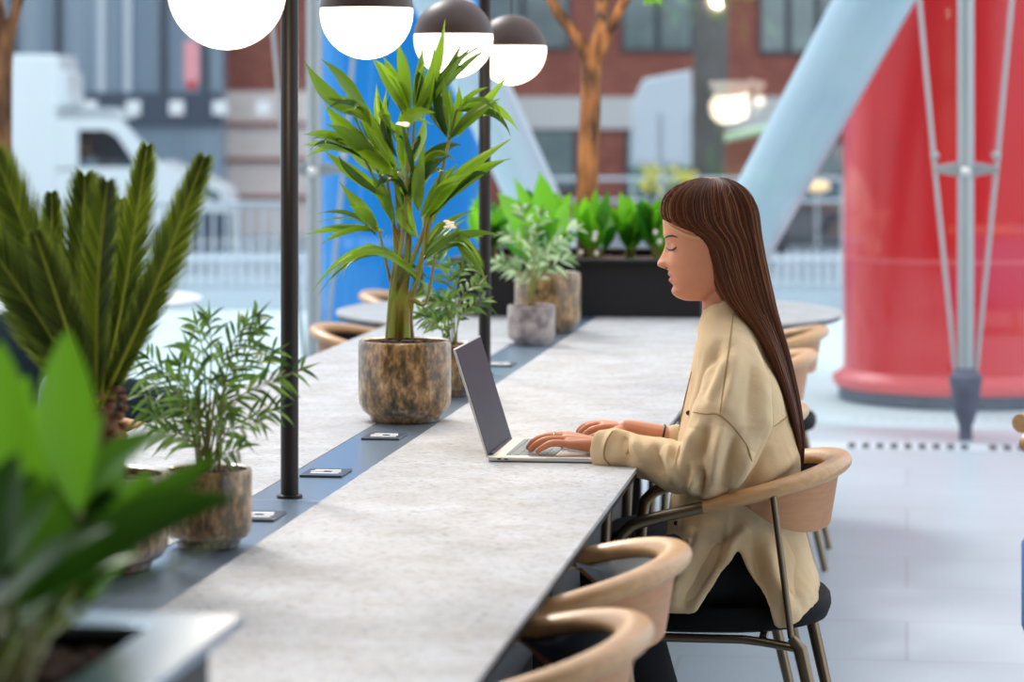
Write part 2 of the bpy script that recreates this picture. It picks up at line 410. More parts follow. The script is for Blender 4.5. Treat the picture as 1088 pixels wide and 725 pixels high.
def strut(a, b, ra, rb, label):
    o = thing('diagonal_strut', (a.x, a.y, 0), label, 'strut', None)
    MB().tube([a, b], [ra, rb], 40).build('tube', M['strut'], o)
    d = (b - a).normalized()
    MB().tube([a - d * .02, a + d * .25], [ra * 1.25, ra * 1.12], 40).build('base_collar', M['steel'], o)
    return o
strut(P(694, 430, 14.4), P(1010, -150, 13.75), .14, .19, 'pale painted round strut leaning right in front of the red column')
strut(P(668, 430, 14.7), P(400, -150, 15.2), .12, .155, 'pale painted round strut leaning left behind the black post')

# ------------------------------------------------------------------ long table
XL, XR, YE = -1.716, -.534, 10.35
SL, SR = -1.20, -1.063
tb = thing('communal_table', (-1.125, 6, 0), 'long pale stone communal table with a round far end', 'table')
XC = (XL + XR) / 2
# outline: straight sides running into a round disc at the far end
rd = .9
yj = YE - math.sqrt(rd * rd - (XR - XC) ** 2)
def top_outline(xl, xr, disc):
    pts = [(xl, .6), (xr, .6)]
    if disc: pass
    return pts
a0 = math.asin((XR - XC) / rd)
arc = [(XC + rd * math.sin(a), YE - rd * math.cos(a)) for a in [a0 + (2 * PI - 2 * a0) * k / 72 for k in range(73)]]
def clipped(lo, hi):
    # half slabs: keep outline portion with lo <= x <= hi
    pts = [(XL, .6), (XR, .6)] + arc
    out = []
    def clip(poly, f, cut):
        r = []
        for i in range(len(poly)):
            a, b = poly[i], poly[(i + 1) % len(poly)]
            if f(a): r.append(a)
            if f(a) != f(b):
                k = (cut - a[0]) / (b[0] - a[0]); r.append((cut, a[1] + (b[1] - a[1]) * k))
        return r
    pts = clip(pts, lambda p: p[0] <= hi + 1e-9, hi) if hi < 50 else pts
    pts = clip(pts, lambda p: p[0] >= lo - 1e-9, lo) if lo > -50 else pts
    return pts
MB().prism([(x, y, TZ - .009) for x, y in clipped(SR + .001, 99)], (0, 0, .009)).build('tabletop', M['table'], tb, smooth=False, bevel=.001)
MB().prism([(XC + (x - XC) * .994, y, TZ - .022) for x, y in clipped(-99, 99)], (0, 0, .0125)).build('edge_trim', M['black'], tb, smooth=False)
MB().prism([(x, y, TZ - .009) for x, y in clipped(-99, SL - .001)], (0, 0, .009)).build('tabletop', M['table'], tb, smooth=False, bevel=.001)
seam = [(0.6, 5.27)] + [(5.274, 7.9)] + [(7.904, YE + .85)]
for (ya, yb) in ((.6, 5.247), (5.251, 7.85), (7.854, YE + .85)):
    MB().box((SL, ya, TZ - .0094), (SR, yb, TZ - .001)).build('cable_strip', M['strip'], tb, smooth=False, bevel=.001)
MB().box((XL + .35, 1.2, .12), (XR - .38, 9.9, TZ - .022)).build('plinth', M['planter'], tb, smooth=False)
for yy in (1.5, 3.4, 5.9, 7.9, 9.8):
    for xx in (XL + .16, XR - .2):
        MB().box((xx - .02, yy - .02, 0), (xx + .02, yy + .02, TZ - .022)).build('leg', M['black'], tb, smooth=False, bevel=.003)
MB().box((XR - .22, 1.2, TZ - .07), (XR - .18, 10.0, TZ - .022)).build('under_rail', M['black'], tb, smooth=False)
MB().box((XL + .14, 1.2, TZ - .07), (XL + .18, 10.0, TZ - .022)).build('under_rail', M['black'], tb, smooth=False)
MB().box((XL + .30, 1.1, 0), (XR - .33, 10.0, .12)).build('foot_plinth', M['black'], tb, smooth=False)

# posts of the lamp frame
fr = thing('lamp_frame', (-1.13, 5.286, TZ), 'black steel frame of posts and overhead bar carrying the globe lamps', 'lamp frame')
for yy, r_ in ((5.286, .0165), (7.8, .0165)):
    MB().tube([(-1.13, yy, TZ), (-1.13, yy, 2.24)], r_, 24).build('post', M['black'], fr)
    MB().lathe((-1.13, yy, TZ), [(.024, 0), (.024, .004), (.017, .006)], 24).build('base_ring', M['black'], fr)
MB().box((-1.145, 4.2, 2.24), (-1.115, 9.2, 2.27)).build('overhead_bar', M['black'], fr, smooth=False, bevel=.003)
globs = [(235, -10, 4.96, 'first and nearest'), (383.5, 13.5, 6.26, 'second nearest'), (480, 40.6, 7.38, 'third nearest'), (544.5, 52.8, 8.38, 'farthest and smallest')]
proto = None
for px, py, t, w in globs:
    c = P(px, py, t); z = 1.652
    c = Vector((-1.13 + (c.x + 1.13) * .6, c.y, c.z))
    g = thing('globe_lamp', (c.x, c.y, c.z), '%s glowing white globe lamp with a dark upper half over the table' % w, 'lamp', 'globe lamps above the table')
    r_ = .1
    MB().lathe(c, [(.0001 + r_ * math.cos(a), r_ * math.sin(a)) for a in [-PI / 2 + (PI / 2 + .1) * k / 16 for k in range(17)]], 48).build('diffuser', M['globe'], g)
    MB().lathe(c, [(.0001 + r_ * 1.012 * math.cos(a), r_ * 1.012 * math.sin(a)) for a in [.1 + (PI / 2 - .1) * k / 12 for k in range(13)]], 48).build('shell', M['globetop'], g)
    MB().tube([c + Vector((0, 0, .1)), (c.x, c.y, 2.24)], .0022, 8).build('cord', M['black'], g)
    L = bpy.data.lights.new('lamp_light', 'POINT'); L.energy = 5; L.color = (1, .78, .55); L.shadow_soft_size = .1
    lo = bpy.data.objects.new('lamp_light', L); C.objects.link(lo); lo.parent = g; lo.location = (0, 0, -.16)

# charging pads on the strip
for px, py, lab in ((276, 549.5, 'flat square charging pad nearest the viewer, left of the post'), (345, 503.5, 'flat square charging pad just behind the near post'), (403, 464.5, 'flat square charging pad in front of the large potted palm'), (531, 388, 'flat charging pad on the cable strip behind the laptop')):
    c = G(px, py, TZ); c.x = (SL + SR) / 2
    g = thing('charging_pad', (c.x, c.y, TZ), lab, 'charging pad', 'charging pads in the cable strip')
    MB().box((c.x - .042, c.y - .055, TZ - .001), (c.x + .042, c.y + .055, TZ + .004)).build('plate', M['pad'], g, smooth=False, bevel=.0015)
    ic = MB(); z = TZ + .0042
    ic.box((c.x - .026, c.y - .03, z), (c.x + .03, c.y - .018, z + .0004))
    ic.box((c.x - .026, c.y + .016, z), (c.x + .026, c.y + .03, z + .0004))
    ic.box((c.x - .03, c.y - .006, z), (c.x - .004, c.y + .006, z + .0004)); ic.box((c.x + .012, c.y - .006, z), (c.x + .03, c.y + .006, z + .0004))
    ic.build('printed_icons', M['icon'], g, smooth=False)

# ------------------------------------------------------------------ planters in the table
def planter(y0, y1, label, x1=-.67, x0=-1.58):
    zt = .945; w = .08
    o = thing('planter_box', ((x0 + x1) / 2, (y0 + y1) / 2, TZ), label, 'planter', None)
    m = MB()
    m.box((x0 + .03, y0 + .03, TZ), (x0 + .05, y1 - .03, zt - .01)); m.box((x1 - .05, y0 + .03, TZ), (x1 - .03, y1 - .03, zt - .01))
    m.box((x0 + .05, y0 + .03, TZ), (x1 - .05, y0 + .05, zt - .01)); m.box((x0 + .05, y1 - .05, TZ), (x1 - .05, y1 - .03, zt - .01))
    m.build('box', M['planter'], o, smooth=False)
    r = MB()
    out = [(x0, y0), (x1, y0), (x1, y1), (x0, y1)]; inn = [(x0 + w, y0 + w), (x1 - w, y0 + w), (x1 - w, y1 - w), (x0 + w, y1 - w)]
    vs = [Vector((x, y, z)) for z in (zt - .012, zt) for (x, y) in out + inn]; fs = []
    for i in range(4):
        j = (i + 1) % 4
        fs += [(8 + i, 8 + j, 12 + j, 12 + i), (i, j, 4 + j, 4 + i)[::-1], (i, j, 8 + j, 8 + i), (4 + i, 4 + j, 12 + j, 12 + i)[::-1]]
    r.add(vs, fs); r.build('rim', M['strip'] if y0 < 5 else M['planter'], o, smooth=False, bevel=.003)
    so = MB(); n = 30; x_0, x_1, y_0, y_1 = x0 + .05, x1 - .05, y0 + .05, y1 - .05
    vs = [(x_0 + (x_1 - x_0) * i / n, y_0 + (y_1 - y_0) * j / n, .915 + .012 * noise.noise(Vector((i * .9, j * .9, 3)))) for j in range(n + 1) for i in range(n + 1)]
    so.add(vs, [(j * (n + 1) + i, j * (n + 1) + i + 1, (j + 1) * (n + 1) + i + 1, (j + 1) * (n + 1) + i) for j in range(n) for i in range(n)])
    so.build('soil', M['soil'], o)
    if y0 < 5:
        ch = MB()
        for k in range(420):
            x = R.uniform(x_1 - .34, x_1 - .02); y = R.uniform(y_1 - .45, y_1 - .03); s_ = R.uniform(.006, .016)
            ch.ball((x, y, .92), s_, 3, (R.uniform(.6, 1.6), R.uniform(.6, 1.6), .5))
        c_ = ch.build('bark_chips', M['soil'], o); c_['kind'] = 'stuff'
    return o
ynear = G(255, 653, .945).y
planter(1.85, ynear, 'dark planter box with wide metal rim and bark soil at the near table end')
yfar = G(640, 337, TZ).y - .03
planter(yfar, yfar + .9, 'long black planter box on the round far end of the table')

# ------------------------------------------------------------------ pots
def pot(parent, c, rad, h, pm=None):
    x, y = c.x, c.y; z = TZ
    MB().lathe((x, y, z), [(rad * .70, .0), (rad * .74, .006), (rad * .76, .012), (rad * .90, h * .13), (rad * .985, h * .22), (rad, h * .34), (rad, h * .94), (rad * .985, h * .985), (rad * .955, h), (rad * .90, h * .985), (rad * .89, h * .86), (rad * .88, h * .5)], 64).build('pot', pm or M['pot'], parent, origin=(x, y, z))
    m = MB(); m.lathe((x, y, z), [(rad * .88, h * .5), (rad * .885, h * .9), (rad * .4, h * .95), (.001, h * .96)], 32)
    for k in range(90):
        a = R.uniform(0, 2 * PI); q = rad * .84 * math.sqrt(R.random())
        m.ball((x + q * math.cos(a), y + q * math.sin(a), z + h * .95), R.uniform(.004, .008), 3)
    m.build('soil', M['soil'], parent)

def on_strip(px, py): c = G(px, py, TZ); return c

# --- tall palm in the large pot
c1 = Vector((-1.145, G(425.5, 447, TZ).y, TZ)); t1 = to_px(c1)[2]
palm = thing('potted_palm', c1, 'tall broad-leaved palm in a large mottled bronze pot beside the laptop', 'potted plant')
pot(palm, c1, .107, .186)
Z4 = 3.021
def q4(x, y, dt=0): return P(320 + x / Z4, 40 + y / Z4, t1 + dt)
leaves = [  # base, mid, tip (zoomed picture units), width px, depth tilt
 ((340,245),(290,140),(225,65),15,-.03),((345,240),(305,130),(262,58),15,.04),((350,240),(335,110),(305,-5),16,-.06),((360,235),(380,130),(390,28),14,.02),
 ((365,238),(440,120),(462,-60),16,-.08),((385,240),(420,180),(445,108),12,.05),((385,235),(450,120),(545,32),13,-.05),((395,235),(470,110),(520,10),9,.06),
 ((440,190),(510,80),(603,35),8,.1),((470,322),(430,230),(430,125),16,-.05),((480,320),(512,230),(505,150),13,.05),((478,325),(478,220),(455,120),15,-.1),
 ((480,325),(560,230),(640,195),17,-.04),((484,320),(590,210),(672,112),12,.06),((500,230),(620,180),(700,302),14,.1),((505,225),(550,170),(604,158),7,.0),
 ((170,250),(70,190),(12,75),19,-.06),((215,240),(130,120),(63,68),16,.05),((260,420),(130,290),(72,210),22,-.1),((255,290),(160,190),(75,190),14,.08),
 ((265,330),(200,215),(120,240),15,-.06),((300,370),(245,260),(242,150),17,.0),((200,370),(90,300),(8,312),17,-.12),((205,380),(100,330),(6,345),13,.1),
 ((290,520),(160,440),(70,358),17,.04),((250,620),(190,560),(122,462),20,-.06),((345,520),(285,400),(236,492),16,-.14),((270,620),(130,600),(8,634),11,.1),
 ((230,610),(150,540),(52,566),7,-.05),((400,800),(210,560),(32,820),13,-.1),((395,580),(500,430),(672,325),19,-.06),((402,575),(540,430),(672,387),15,.07),
 ((398,578),(460,470),(552,432),22,-.1),((345,480),(440,330),(515,345),18,.08),((345,510),(380,420),(478,378),18,-.12),((300,330),(350,220),(432,242),20,-.08),
 ((380,720),(430,590),(562,553),13,.08),((385,720),(500,600),(645,634),13,-.1),((395,700),(470,650),(542,612),17,.1),((430,700),(530,600),(590,730),10,-.08),
 ((470,640),(560,680),(600,800),12,-.1),((330,330),(250,250),(210,280),14,.1),((300,450),(240,370),(120,330),20,-.08),((300,440),(230,330),(160,200),18,.09),
 ((350,420),(400,330),(395,250),16,.12),((350,440),(310,330),(320,230),15,.13),((340,560),(330,470),(290,400),17,.1),((420,600),(430,500),(500,470),15,.12),
 ((360,640),(300,560),(330,450),18,.12),((380,560),(360,470),(400,330),17,-.14),((300,600),(270,500),(220,430),16,-.02),((400,640),(410,540),(440,440),18,.05)]
fm = MB()
for (b, m_, tp, w, dz) in leaves:
    fc = (CAMDIR + Vector((R.uniform(-.6, .6), 0, R.uniform(-.1, .8)))).normalized()
    fm.leaf(q4(*b), q4(m_[0], m_[1], dz * .6), q4(tp[0], tp[1], dz), w * .84 / 463, fc, 12, .35, .45)
for k in range(115):
    (b, m_, tp, w, dz) = R.choice(leaves[:-1]); j = lambda q, s_: (q[0] + R.uniform(-s_, s_), q[1] + R.uniform(-s_, s_))
    b2, m2, t2_ = j(b, 18), j(m_, 34), j(tp, 46); kk = R.uniform(.6, .95); t2_ = (b2[0] + (t2_[0] - b2[0]) * kk, b2[1] + (t2_[1] - b2[1]) * kk)
    fc = (CAMDIR + Vector((R.uniform(-.9, .9), 0, R.uniform(-.1, .9)))).normalized(); dz2 = R.uniform(-.16, .16)
    fm.leaf(q4(*b2), q4(m2[0], m2[1], dz2 * .6), q4(t2_[0], t2_[1], dz2), w * R.uniform(.45, .7) / 463, fc, 10, .35, .45)
fm.build('foliage', M['leaf_palm'], palm, fix=False)
st = MB()
for (bx, tip, mid) in [(-14, (345, 245), (330, 600)), (-6, (480, 322), (400, 600)), (2, (365, 235), (350, 500)), (9, (400, 575), (380, 760)), (-16, (255, 330), (300, 640)), (-12, (250, 620), (290, 800)), (12, (430, 700), (400, 850)), (5, (345, 510), (350, 700)), (-4, (300, 450), (320, 700)), (14, (500, 230), (420, 560)), (0, (200, 380), (310, 640)), (8, (385, 720), (385, 800)), (-9, (170, 250), (290, 560))]:
    base = P(425.5 + bx * .8 , 360, t1 + R.uniform(-.03, .03))
    mid_ = q4(mid[0], mid[1], R.uniform(-.03, .03)); tp = q4(*tip)
    st.tube(bez([base, P(427 + bx * .75, 320, t1), mid_, tp], 8), [.0082 - .0055 * k / 24 for k in range(25)], 8)
st.build('stems', M['stemmat'], palm)
fl = MB()
for (x, y) in ((328, 275), (475, 600)):
    for k in range(6):
        fl.ball(q4(x + R.uniform(-14, 14), y + R.uniform(-10, 10), -.1), .0045, 5, (1.8, 1, .8))
fl.build('blossoms_glints', M['flower'], palm)  # small pale balls imitate highlights and dried bits on the palm leaves

# --- parlour palms
def frond(m, base, mid, tip, n, L, W, sm, face=None, droop=.25):
    pts = bez([base, mid, tip], 10); sm.tube(pts, [.0022 - .0016 * k / (len(pts) - 1) for k in range(len(pts))], 6)
    s0 = int(len(pts) * .42); N = len(pts)
    for k in range(n):
        u = s0 + (N - 1 - s0) * k / (n - 1); i = min(int(u), N - 2); p = pts[i].lerp(pts[i + 1], u - i); d = (pts[i + 1] - pts[i]).normalized()
        fc = face or Vector((R.uniform(-.7, .7), -1, R.uniform(.1, 1.2))).normalized()
        sd = d.cross(fc)
        if sd.length < .1: sd = d.orthogonal()
        sd.normalize(); q = math.sin(PI * (.15 + .8 * k / n)) * .5 + .6
        for s in (-1, 1):
            dr_ = (d * R.uniform(.55, .9) + sd * s * R.uniform(.6, .95)).normalized(); l = L * q * R.uniform(.8, 1.15)
            e = p + dr_ * l + Vector((0, 0, -droop * l * R.uniform(.3, 1.3)))
            m.leaf(p, p + dr_ * l * .5 + Vector((0, 0, .1 * l)), e, W * R.uniform(.8, 1.2), (fc + Vector((R.uniform(-.4, .4), 0, R.uniform(-.4, .4)))).normalized(), 5, .2, .4)
    m.leaf(pts[-2], pts[-1], pts[-1] + (pts[-1] - pts[-3]).normalized() * L * .8, W, Vector((0, -1, .5)), 5, .2)

def parlour(px, py, rad, h, label, tips, scale, leafm, nl=9, L=.045, W=.010, extra=10, pm=None):
    c = on_strip(px, py); c.x = -1.135 if px > 150 else c.x; t = to_px(c)[2]
    o = thing('parlour_palm', c, label, 'potted plant', 'parlour palms in small mottled pots')
    pot(o, c, rad, h, pm)
    px, _, _ = to_px(c); topy = to_px(c + Vector((0, 0, h * .9)))[1]
    m = MB(); sm = MB()
    for k in range(len(tips) + extra):
        if k < len(tips): dx, dy = tips[k]
        else: dx, dy = R.uniform(-.55, .55) * scale * 70, -R.uniform(35, 95) * scale
        dt = R.uniform(-.09, .09)
        b = P(px + R.uniform(-.35, .35) * rad * F / t * .8, topy, t + R.uniform(-.3, .3) * rad)
        mi = P(px + dx * .32 + R.uniform(-4, 4) * scale, topy + dy * .72, t + dt * .5); tp = P(px + dx, topy + dy, t + dt)
        frond(m, b, mi, tp, nl, L, W, sm)
    m.build('foliage', leafm, o, fix=False); sm.build('stems', M['stemmat'], o)
    return o
z5 = 3.625
tips5 = [((x / z5 + 110) - 205, (y / z5 + 320) - 503) for x, y in ((530, 50), (540, 100), (520, 165), (590, 190), (700, 255), (600, 300), (595, 410), (540, 450), (40, 255), (110, 210), (170, 270), (270, 165), (300, 80), (350, 60), (120, 420), (100, 350), (150, 480), (455, 565), (180, 500), (480, 90), (230, 230), (560, 220))]
parlour(205, 580, .0715, .128, 'bushy parlour palm in a small mottled pot by the near black post', tips5, 1.0, M['leaf_parl'], 7, .046, .0068, 3)
parlour(482, 420, .066, .13, 'parlour palm half hidden between the large pot and the laptop', [(-28, -60), (30, -70), (0, -88), (-15, -95), (22, -95), (35, -50), (-30, -35)], .6, M['leaf_parl'], 7, .045, .011, 5)
parlour(565, 366, .073, .12, 'small pale-leaved palm in a short grey mottled pot near the far planter', [(-35, -50), (38, -52), (10, -100), (-25, -80), (45, -85), (30, -70), (-10, -105), (0, -70), (20, -60), (-20, -45)], .6, M['leaf_pale'], 5, .05, .014, 0, pm=mat('grey_mauve_glaze', (170, 160, 158), .4, col2=(104, 96, 100), vscale=26))

# pot with broad leaves behind it
c4 = on_strip(581, 352); c4.x = -1.15; t4 = to_px(c4)[2]
o4 = thing('peace_lily', c4, 'broad-leaved peace lily in a tall mottled pot before the black planter', 'potted plant')
pot(o4, c4, .107, .19)
def broad_clump(o, px, py, t, tips, wpx, m, stem=.35, spread=.06):
    f = MB(); sm = MB()
    for (tx, ty, w, dt) in tips:
        b = P(px + R.uniform(-6, 6), py, t + R.uniform(-.03, .03)); tp = P(tx, ty, t + dt)
        k = stem; q = b.lerp(tp, k) + Vector((0, 0, .012))
        mid = q.lerp(tp, .5) + Vector((0, 0, .03 + .02 * R.random()))
        sm.tube([b, b.lerp(q, .5) + Vector((0, 0, .01)), q], .0035, 6)
        fc = (CAMDIR + Vector((R.uniform(-.9, .9), 0, R.uniform(-.2, .7)))).normalized()
        f.leaf(q, mid, tp, w * t / F, fc, 12, .3, .42)
    f.build('foliage', m, o, fix=False); sm.build('stems', M['stemmat'], o)
broad_clump(o4, 581, 292, t4, [(573, 182, 26, -.1), (528, 205, 24, .1), (548, 212, 22, -.05), (535, 240, 24, -.1), (605, 215, 20, .1), (560, 200, 22, .12), (615, 250, 18, -.1), (530, 262, 16, 0), (596, 235, 22, -.12), (568, 235, 24, -.15), (545, 188, 14, .1)], 20, M['leaf_far'])

# --- cycad on the left
c6 = G(96, 604, TZ); c6.x = -1.24; t6 = to_px(c6)[2]
cy = thing('cycad', c6, 'large cycad with stiff feather fronds in a mottled pot at the left', 'potted plant')
pot(cy, c6, .10, .15)
px6, py6, _ = to_px(c6 + Vector((0, 0, .135)))
tr = MB(); tr.tube([P(px6, py6, t6), P(px6 + 2, 470, t6), P(102, 440, t6)], [.03, .034, .026], 16)
for k in range(40):
    a = k * 2.4; zf = .02 + k / 40 * .13
    pp = P(px6, py6, t6) + Vector((.03 * math.cos(a), .03 * math.sin(a), zf)); tr.ball(pp, .010, 4, (1, 1, .7))
tr.build('trunk', M['bark'], cy)
cf = MB(); cr_ = MB()
for (mx, my, tx, ty, w, dt) in [(158, 320, 216, 170, 23, -.1), (128, 330, 156, 158, 22, .12), (104, 310, 114, 196, 26, -.18), (88, 330, 90, 190, 26, .1), (62, 330, 55, 208, 17, .16), (60, 330, -5, 165, 30, -.08), (50, 350, -30, 235, 28, -.16), (30, 330, -40, 130, 28, .05), (110, 350, 128, 215, 18, .2), (75, 360, 38, 250, 22, -.2), (120, 380, 70, 280, 16, .18)]:
    pts = bez([P(102, 442, t6), P(mx, my, t6 + dt * .5), P(tx, ty, t6 + dt)], 24)
    N = len(pts); cr_.tube([q + CAMDIR * .002 for q in pts], [.0042 - .0032 * k / (N - 1) for k in range(N)], 6)
    fcd = (CAMDIR + Vector((R.uniform(-.35, .35), 0, .1))).normalized()
    nl = 92
    for k in range(nl):
        u = N * .12 + (N - 1 - N * .12) * k / (nl - 1); i = min(int(u), N - 2); p = pts[i].lerp(pts[i + 1], u - i); d = (pts[i + 1] - pts[i]).normalized()
        sd = d.cross(fcd).normalized(); q = math.sin(PI * min(1, .12 + .865 * k / nl)) ** .7
        for s in (-1, 1):
            dr_ = (d * 1.15 + sd * s * .62 + fcd * .2).normalized(); l = w / 705 * 2.35 * q * R.uniform(.93, 1.05)
            cf.leaf(p, p + dr_ * l * .55, p + dr_ * l + d * l * R.uniform(.0, .22), .0046, (fcd + sd * s * .5).normalized(), 4, .1, .3, bw=.8)
cf.build('fronds', M['leaf_cyc'], cy, fix=False); cr_.build('rachis', M['rachis'], cy)

# --- blurred broad-leaved plant in the near planter
np_ = thing('leafy_plant', G(30, 730, .92), 'large blurred bright green broad-leaved plant in the near planter', 'plant')
f = MB(); sm = MB()
for (bx, by, mx, my, tx, ty, w, t, up) in [
    (85, 545, 62, 440, 72, 350, 54, 2.75, .0), (5, 560, 0, 450, 0, 362, 52, 2.7, 0), (50, 575, 110, 480, 178, 460, 44, 2.85, .7), (60, 610, 150, 540, 235, 482, 32, 2.8, .35),
    (20, 650, 140, 535, 255, 530, 46, 2.6, .3), (70, 655, 150, 620, 262, 562, 15, 2.75, .9), (15, 640, 20, 520, 22, 430, 64, 2.8, .2), (70, 640, 75, 540, 66, 455, 70, 2.9, .2),
    (95, 600, 110, 520, 128, 468, 48, 2.9, .3), (-10, 660, 40, 590, 118, 560, 50, 2.6, .8), (10, 600, -20, 520, -35, 440, 60, 2.8, .3), (0, 690, 60, 620, 110, 610, 40, 2.65, .9),
    (40, 640, 50, 560, 30, 500, 66, 2.7, .3), (110, 620, 140, 540, 160, 500, 40, 2.95, .4), (-20, 620, 0, 570, 60, 520, 60, 2.6, .6), (90, 650, 115, 600, 150, 575, 38, 2.9, .7),
    (30, 620, 60, 560, 130, 520, 70, 2.9, .5), (0, 600, 30, 520, 50, 420, 66, 2.95, .2), (40, 600, 80, 540, 95, 470, 70, 2.98, .2), (-20, 600, 10, 560, 90, 540, 70, 2.85, .4), (20, 660, 90, 610, 140, 560, 60, 2.9, .5), (0, 560, -10, 480, 30, 400, 60, 2.9, .1), (50, 640, 100, 580, 190, 545, 46, 2.85, .6), (-20, 640, 10, 600, 60, 600, 70, 2.8, .5), (20, 560, 50, 500, 60, 430, 80, 3.0, .1), (50, 600, 90, 560, 110, 500, 80, 3.02, .2),
    (-20, 640, -15, 560, 20, 480, 60, 2.55, .4), (60, 600, 70, 520, 110, 440, 44, 2.95, .2), (10, 650, 70, 600, 150, 590, 44, 2.75, .7)]:
    b = P(bx, by, t); mi = P(mx, my, t - .03); tp = P(tx, ty, t - .03)
    fc = (CAMDIR * (1 - up * .6) + Vector((R.uniform(-.3, .3), 0, .25 + up))).normalized()
    f.leaf(b, mi, tp, w * 1.15 * t / F, fc, 16, .25, .5, .85)
    root = P(R.uniform(-45, 22), 742, 2.72 + R.uniform(-.1, .1)); root.z = .915
    sm.tube(bez([root, root.lerp(b, .5) + Vector((0, 0, .01)), b], 6), .004, 8)
f.build('foliage', M['leaf_broad'], np_, fix=False); sm.build('stems', M['stemmat'], np_)

# --- clumps in the far planter
names = ['leftmost', 'second', 'third', 'fourth', 'fifth', 'rightmost']
for k, cx in enumerate((520, 585, 632, 668, 700, 738)):
    t = 10.35 + (.15 if k % 2 else 0)
    b = P(cx, 284, t); b.z = .915
    o = thing('leafy_plant', b, '%s bright green leafy clump growing in the far black planter' % names[k], 'plant', 'leafy clumps in the far planter')
    tips = [(cx + R.uniform(-26, 26), R.uniform(198, 235) + abs(R.uniform(-14, 14)), R.uniform(12, 19), R.uniform(-.18, .18)) for _ in range(24)]
    broad_clump(o, cx, to_px(b)[1], t, tips, 20, M['leaf_far'], .25)
    if k in (2, 4):
        fl = MB()
        for _ in range(4): fl.ball(P(cx + R.uniform(-20, 20), R.uniform(235, 272), t - .15), .008, 6, (1, .4, 1.3))
        fl.build('blossoms_glints', M['flower'], o)  # whitish leaf highlights, modelled as a few pale balls
# indoor tree, warmed by an added spotlight
tt = 10.55
tb0 = P(625, 284, tt); tb0.z = .915
tree = thing('indoor_tree', tb0, 'forked slender tree lit warm orange rising from the far planter', 'tree')
m = MB()
m.tube(bez([tb0, P(624, 190, tt), P(627, 120, tt), P(629, 62, tt)], 8), [.042 - .006 * k / 24 for k in range(25)], 16)
m.tube(bez([P(629, 75, tt), P(612, 38, tt), P(590, 8, tt), P(560, -60, tt)], 8), [.028 - .012 * k / 24 for k in range(25)], 12)
m.tube(bez([P(629, 75, tt), P(636, 40, tt), P(640, 0, tt + .1), P(638, -80, tt + .2)], 8), [.032 - .012 * k / 24 for k in range(25)], 12)
m.tube(bez([P(630, 72, tt), P(646, 35, tt - .05), P(664, 0, tt - .1), P(700, -60, tt - .1)], 8), [.026 - .011 * k / 24 for k in range(25)], 12)
m.build('trunk', M['bark'], tree)
lv = MB()
for k in range(40):
    p = P(R.uniform(560, 740), R.uniform(-90, -28), tt + R.uniform(-.3, .3)); d = Vector((R.uniform(-1, 1), R.uniform(-1, 1), R.uniform(-1, .2))).normalized() * .12
    lv.leaf(p, p + d * .5, p + d, .04, Vector((0, -1, .3)), 6)
for k in range(6):
    p = P(686 + R.uniform(-8, 8), -14, tt - .1); lv.leaf(p, p + Vector((0, 0, -.03)), p + Vector((R.uniform(-.04, .04), 0, -.065)), .045, CAMDIR, 6)
lv.build('foliage', M['leaf_far'], tree, fix=False)
def lamp(kind, loc, energy, col, size, target=None, name='uplight', spot=50):
    L = bpy.data.lights.new(name, kind); L.energy = energy; L.color = col
    if kind == 'SPOT': L.spot_size = math.radians(spot); L.shadow_soft_size = size; L.spot_blend = .6
    elif kind == 'AREA': L.size = size
    else: L.shadow_soft_size = size
    o = bpy.data.objects.new(name, L); C.objects.link(o); o.location = loc
    if target is not None: o.rotation_euler = (Vector(target) - Vector(loc)).to_track_quat('-Z', 'Y').to_euler()
    return o
spt = thing('spotlight', (-1.13, 9.0, 2.24), 'added small black spotlight under the overhead bar that warms the forked tree', 'lamp')  # spotlight added to give the trunk its golden glow
MB().lathe((-1.13, 9.0, 2.14), [(.03, 0), (.034, .02), (.034, .08), (.02, .1)], 24).build('housing', M['black'], spt)
lo = lamp('SPOT', (-1.13, 9.0, 2.12), 150, (1, .74, .46), .03, P(630, 60, tt), 'added_beam', 44)

# left edge tree
tl = 12.2
gl = P(2, HOR, tl); gl.z = 0
t2 = thing('indoor_tree', gl, 'thin brown tree trunk with forked branches at the left edge', 'tree')
m = MB(); m.tube(bez([gl, P(2, 300, tl), P(3, 200, tl), P(4, 90, tl), P(6, 50, tl)], 8), [.045 - .012 * k / 32 for k in range(33)], 12)
m.tube(bez([P(5, 55, tl), P(14, 20, tl), P(28, -30, tl)], 8), [.03 - .01 * k / 16 for k in range(17)], 10)
m.tube(bez([P(5, 60, tl), P(0, 20, tl), P(-8, -30, tl)], 8), [.032 - .01 * k / 16 for k in range(17)], 10)
m.build('trunk', M['bark'], t2)
MB().lathe(gl, [(.2, 0), (.24, .02), (.27, .4), (.25, .4), (.24, .36)], 32).build('pot', M['planter'], t2)

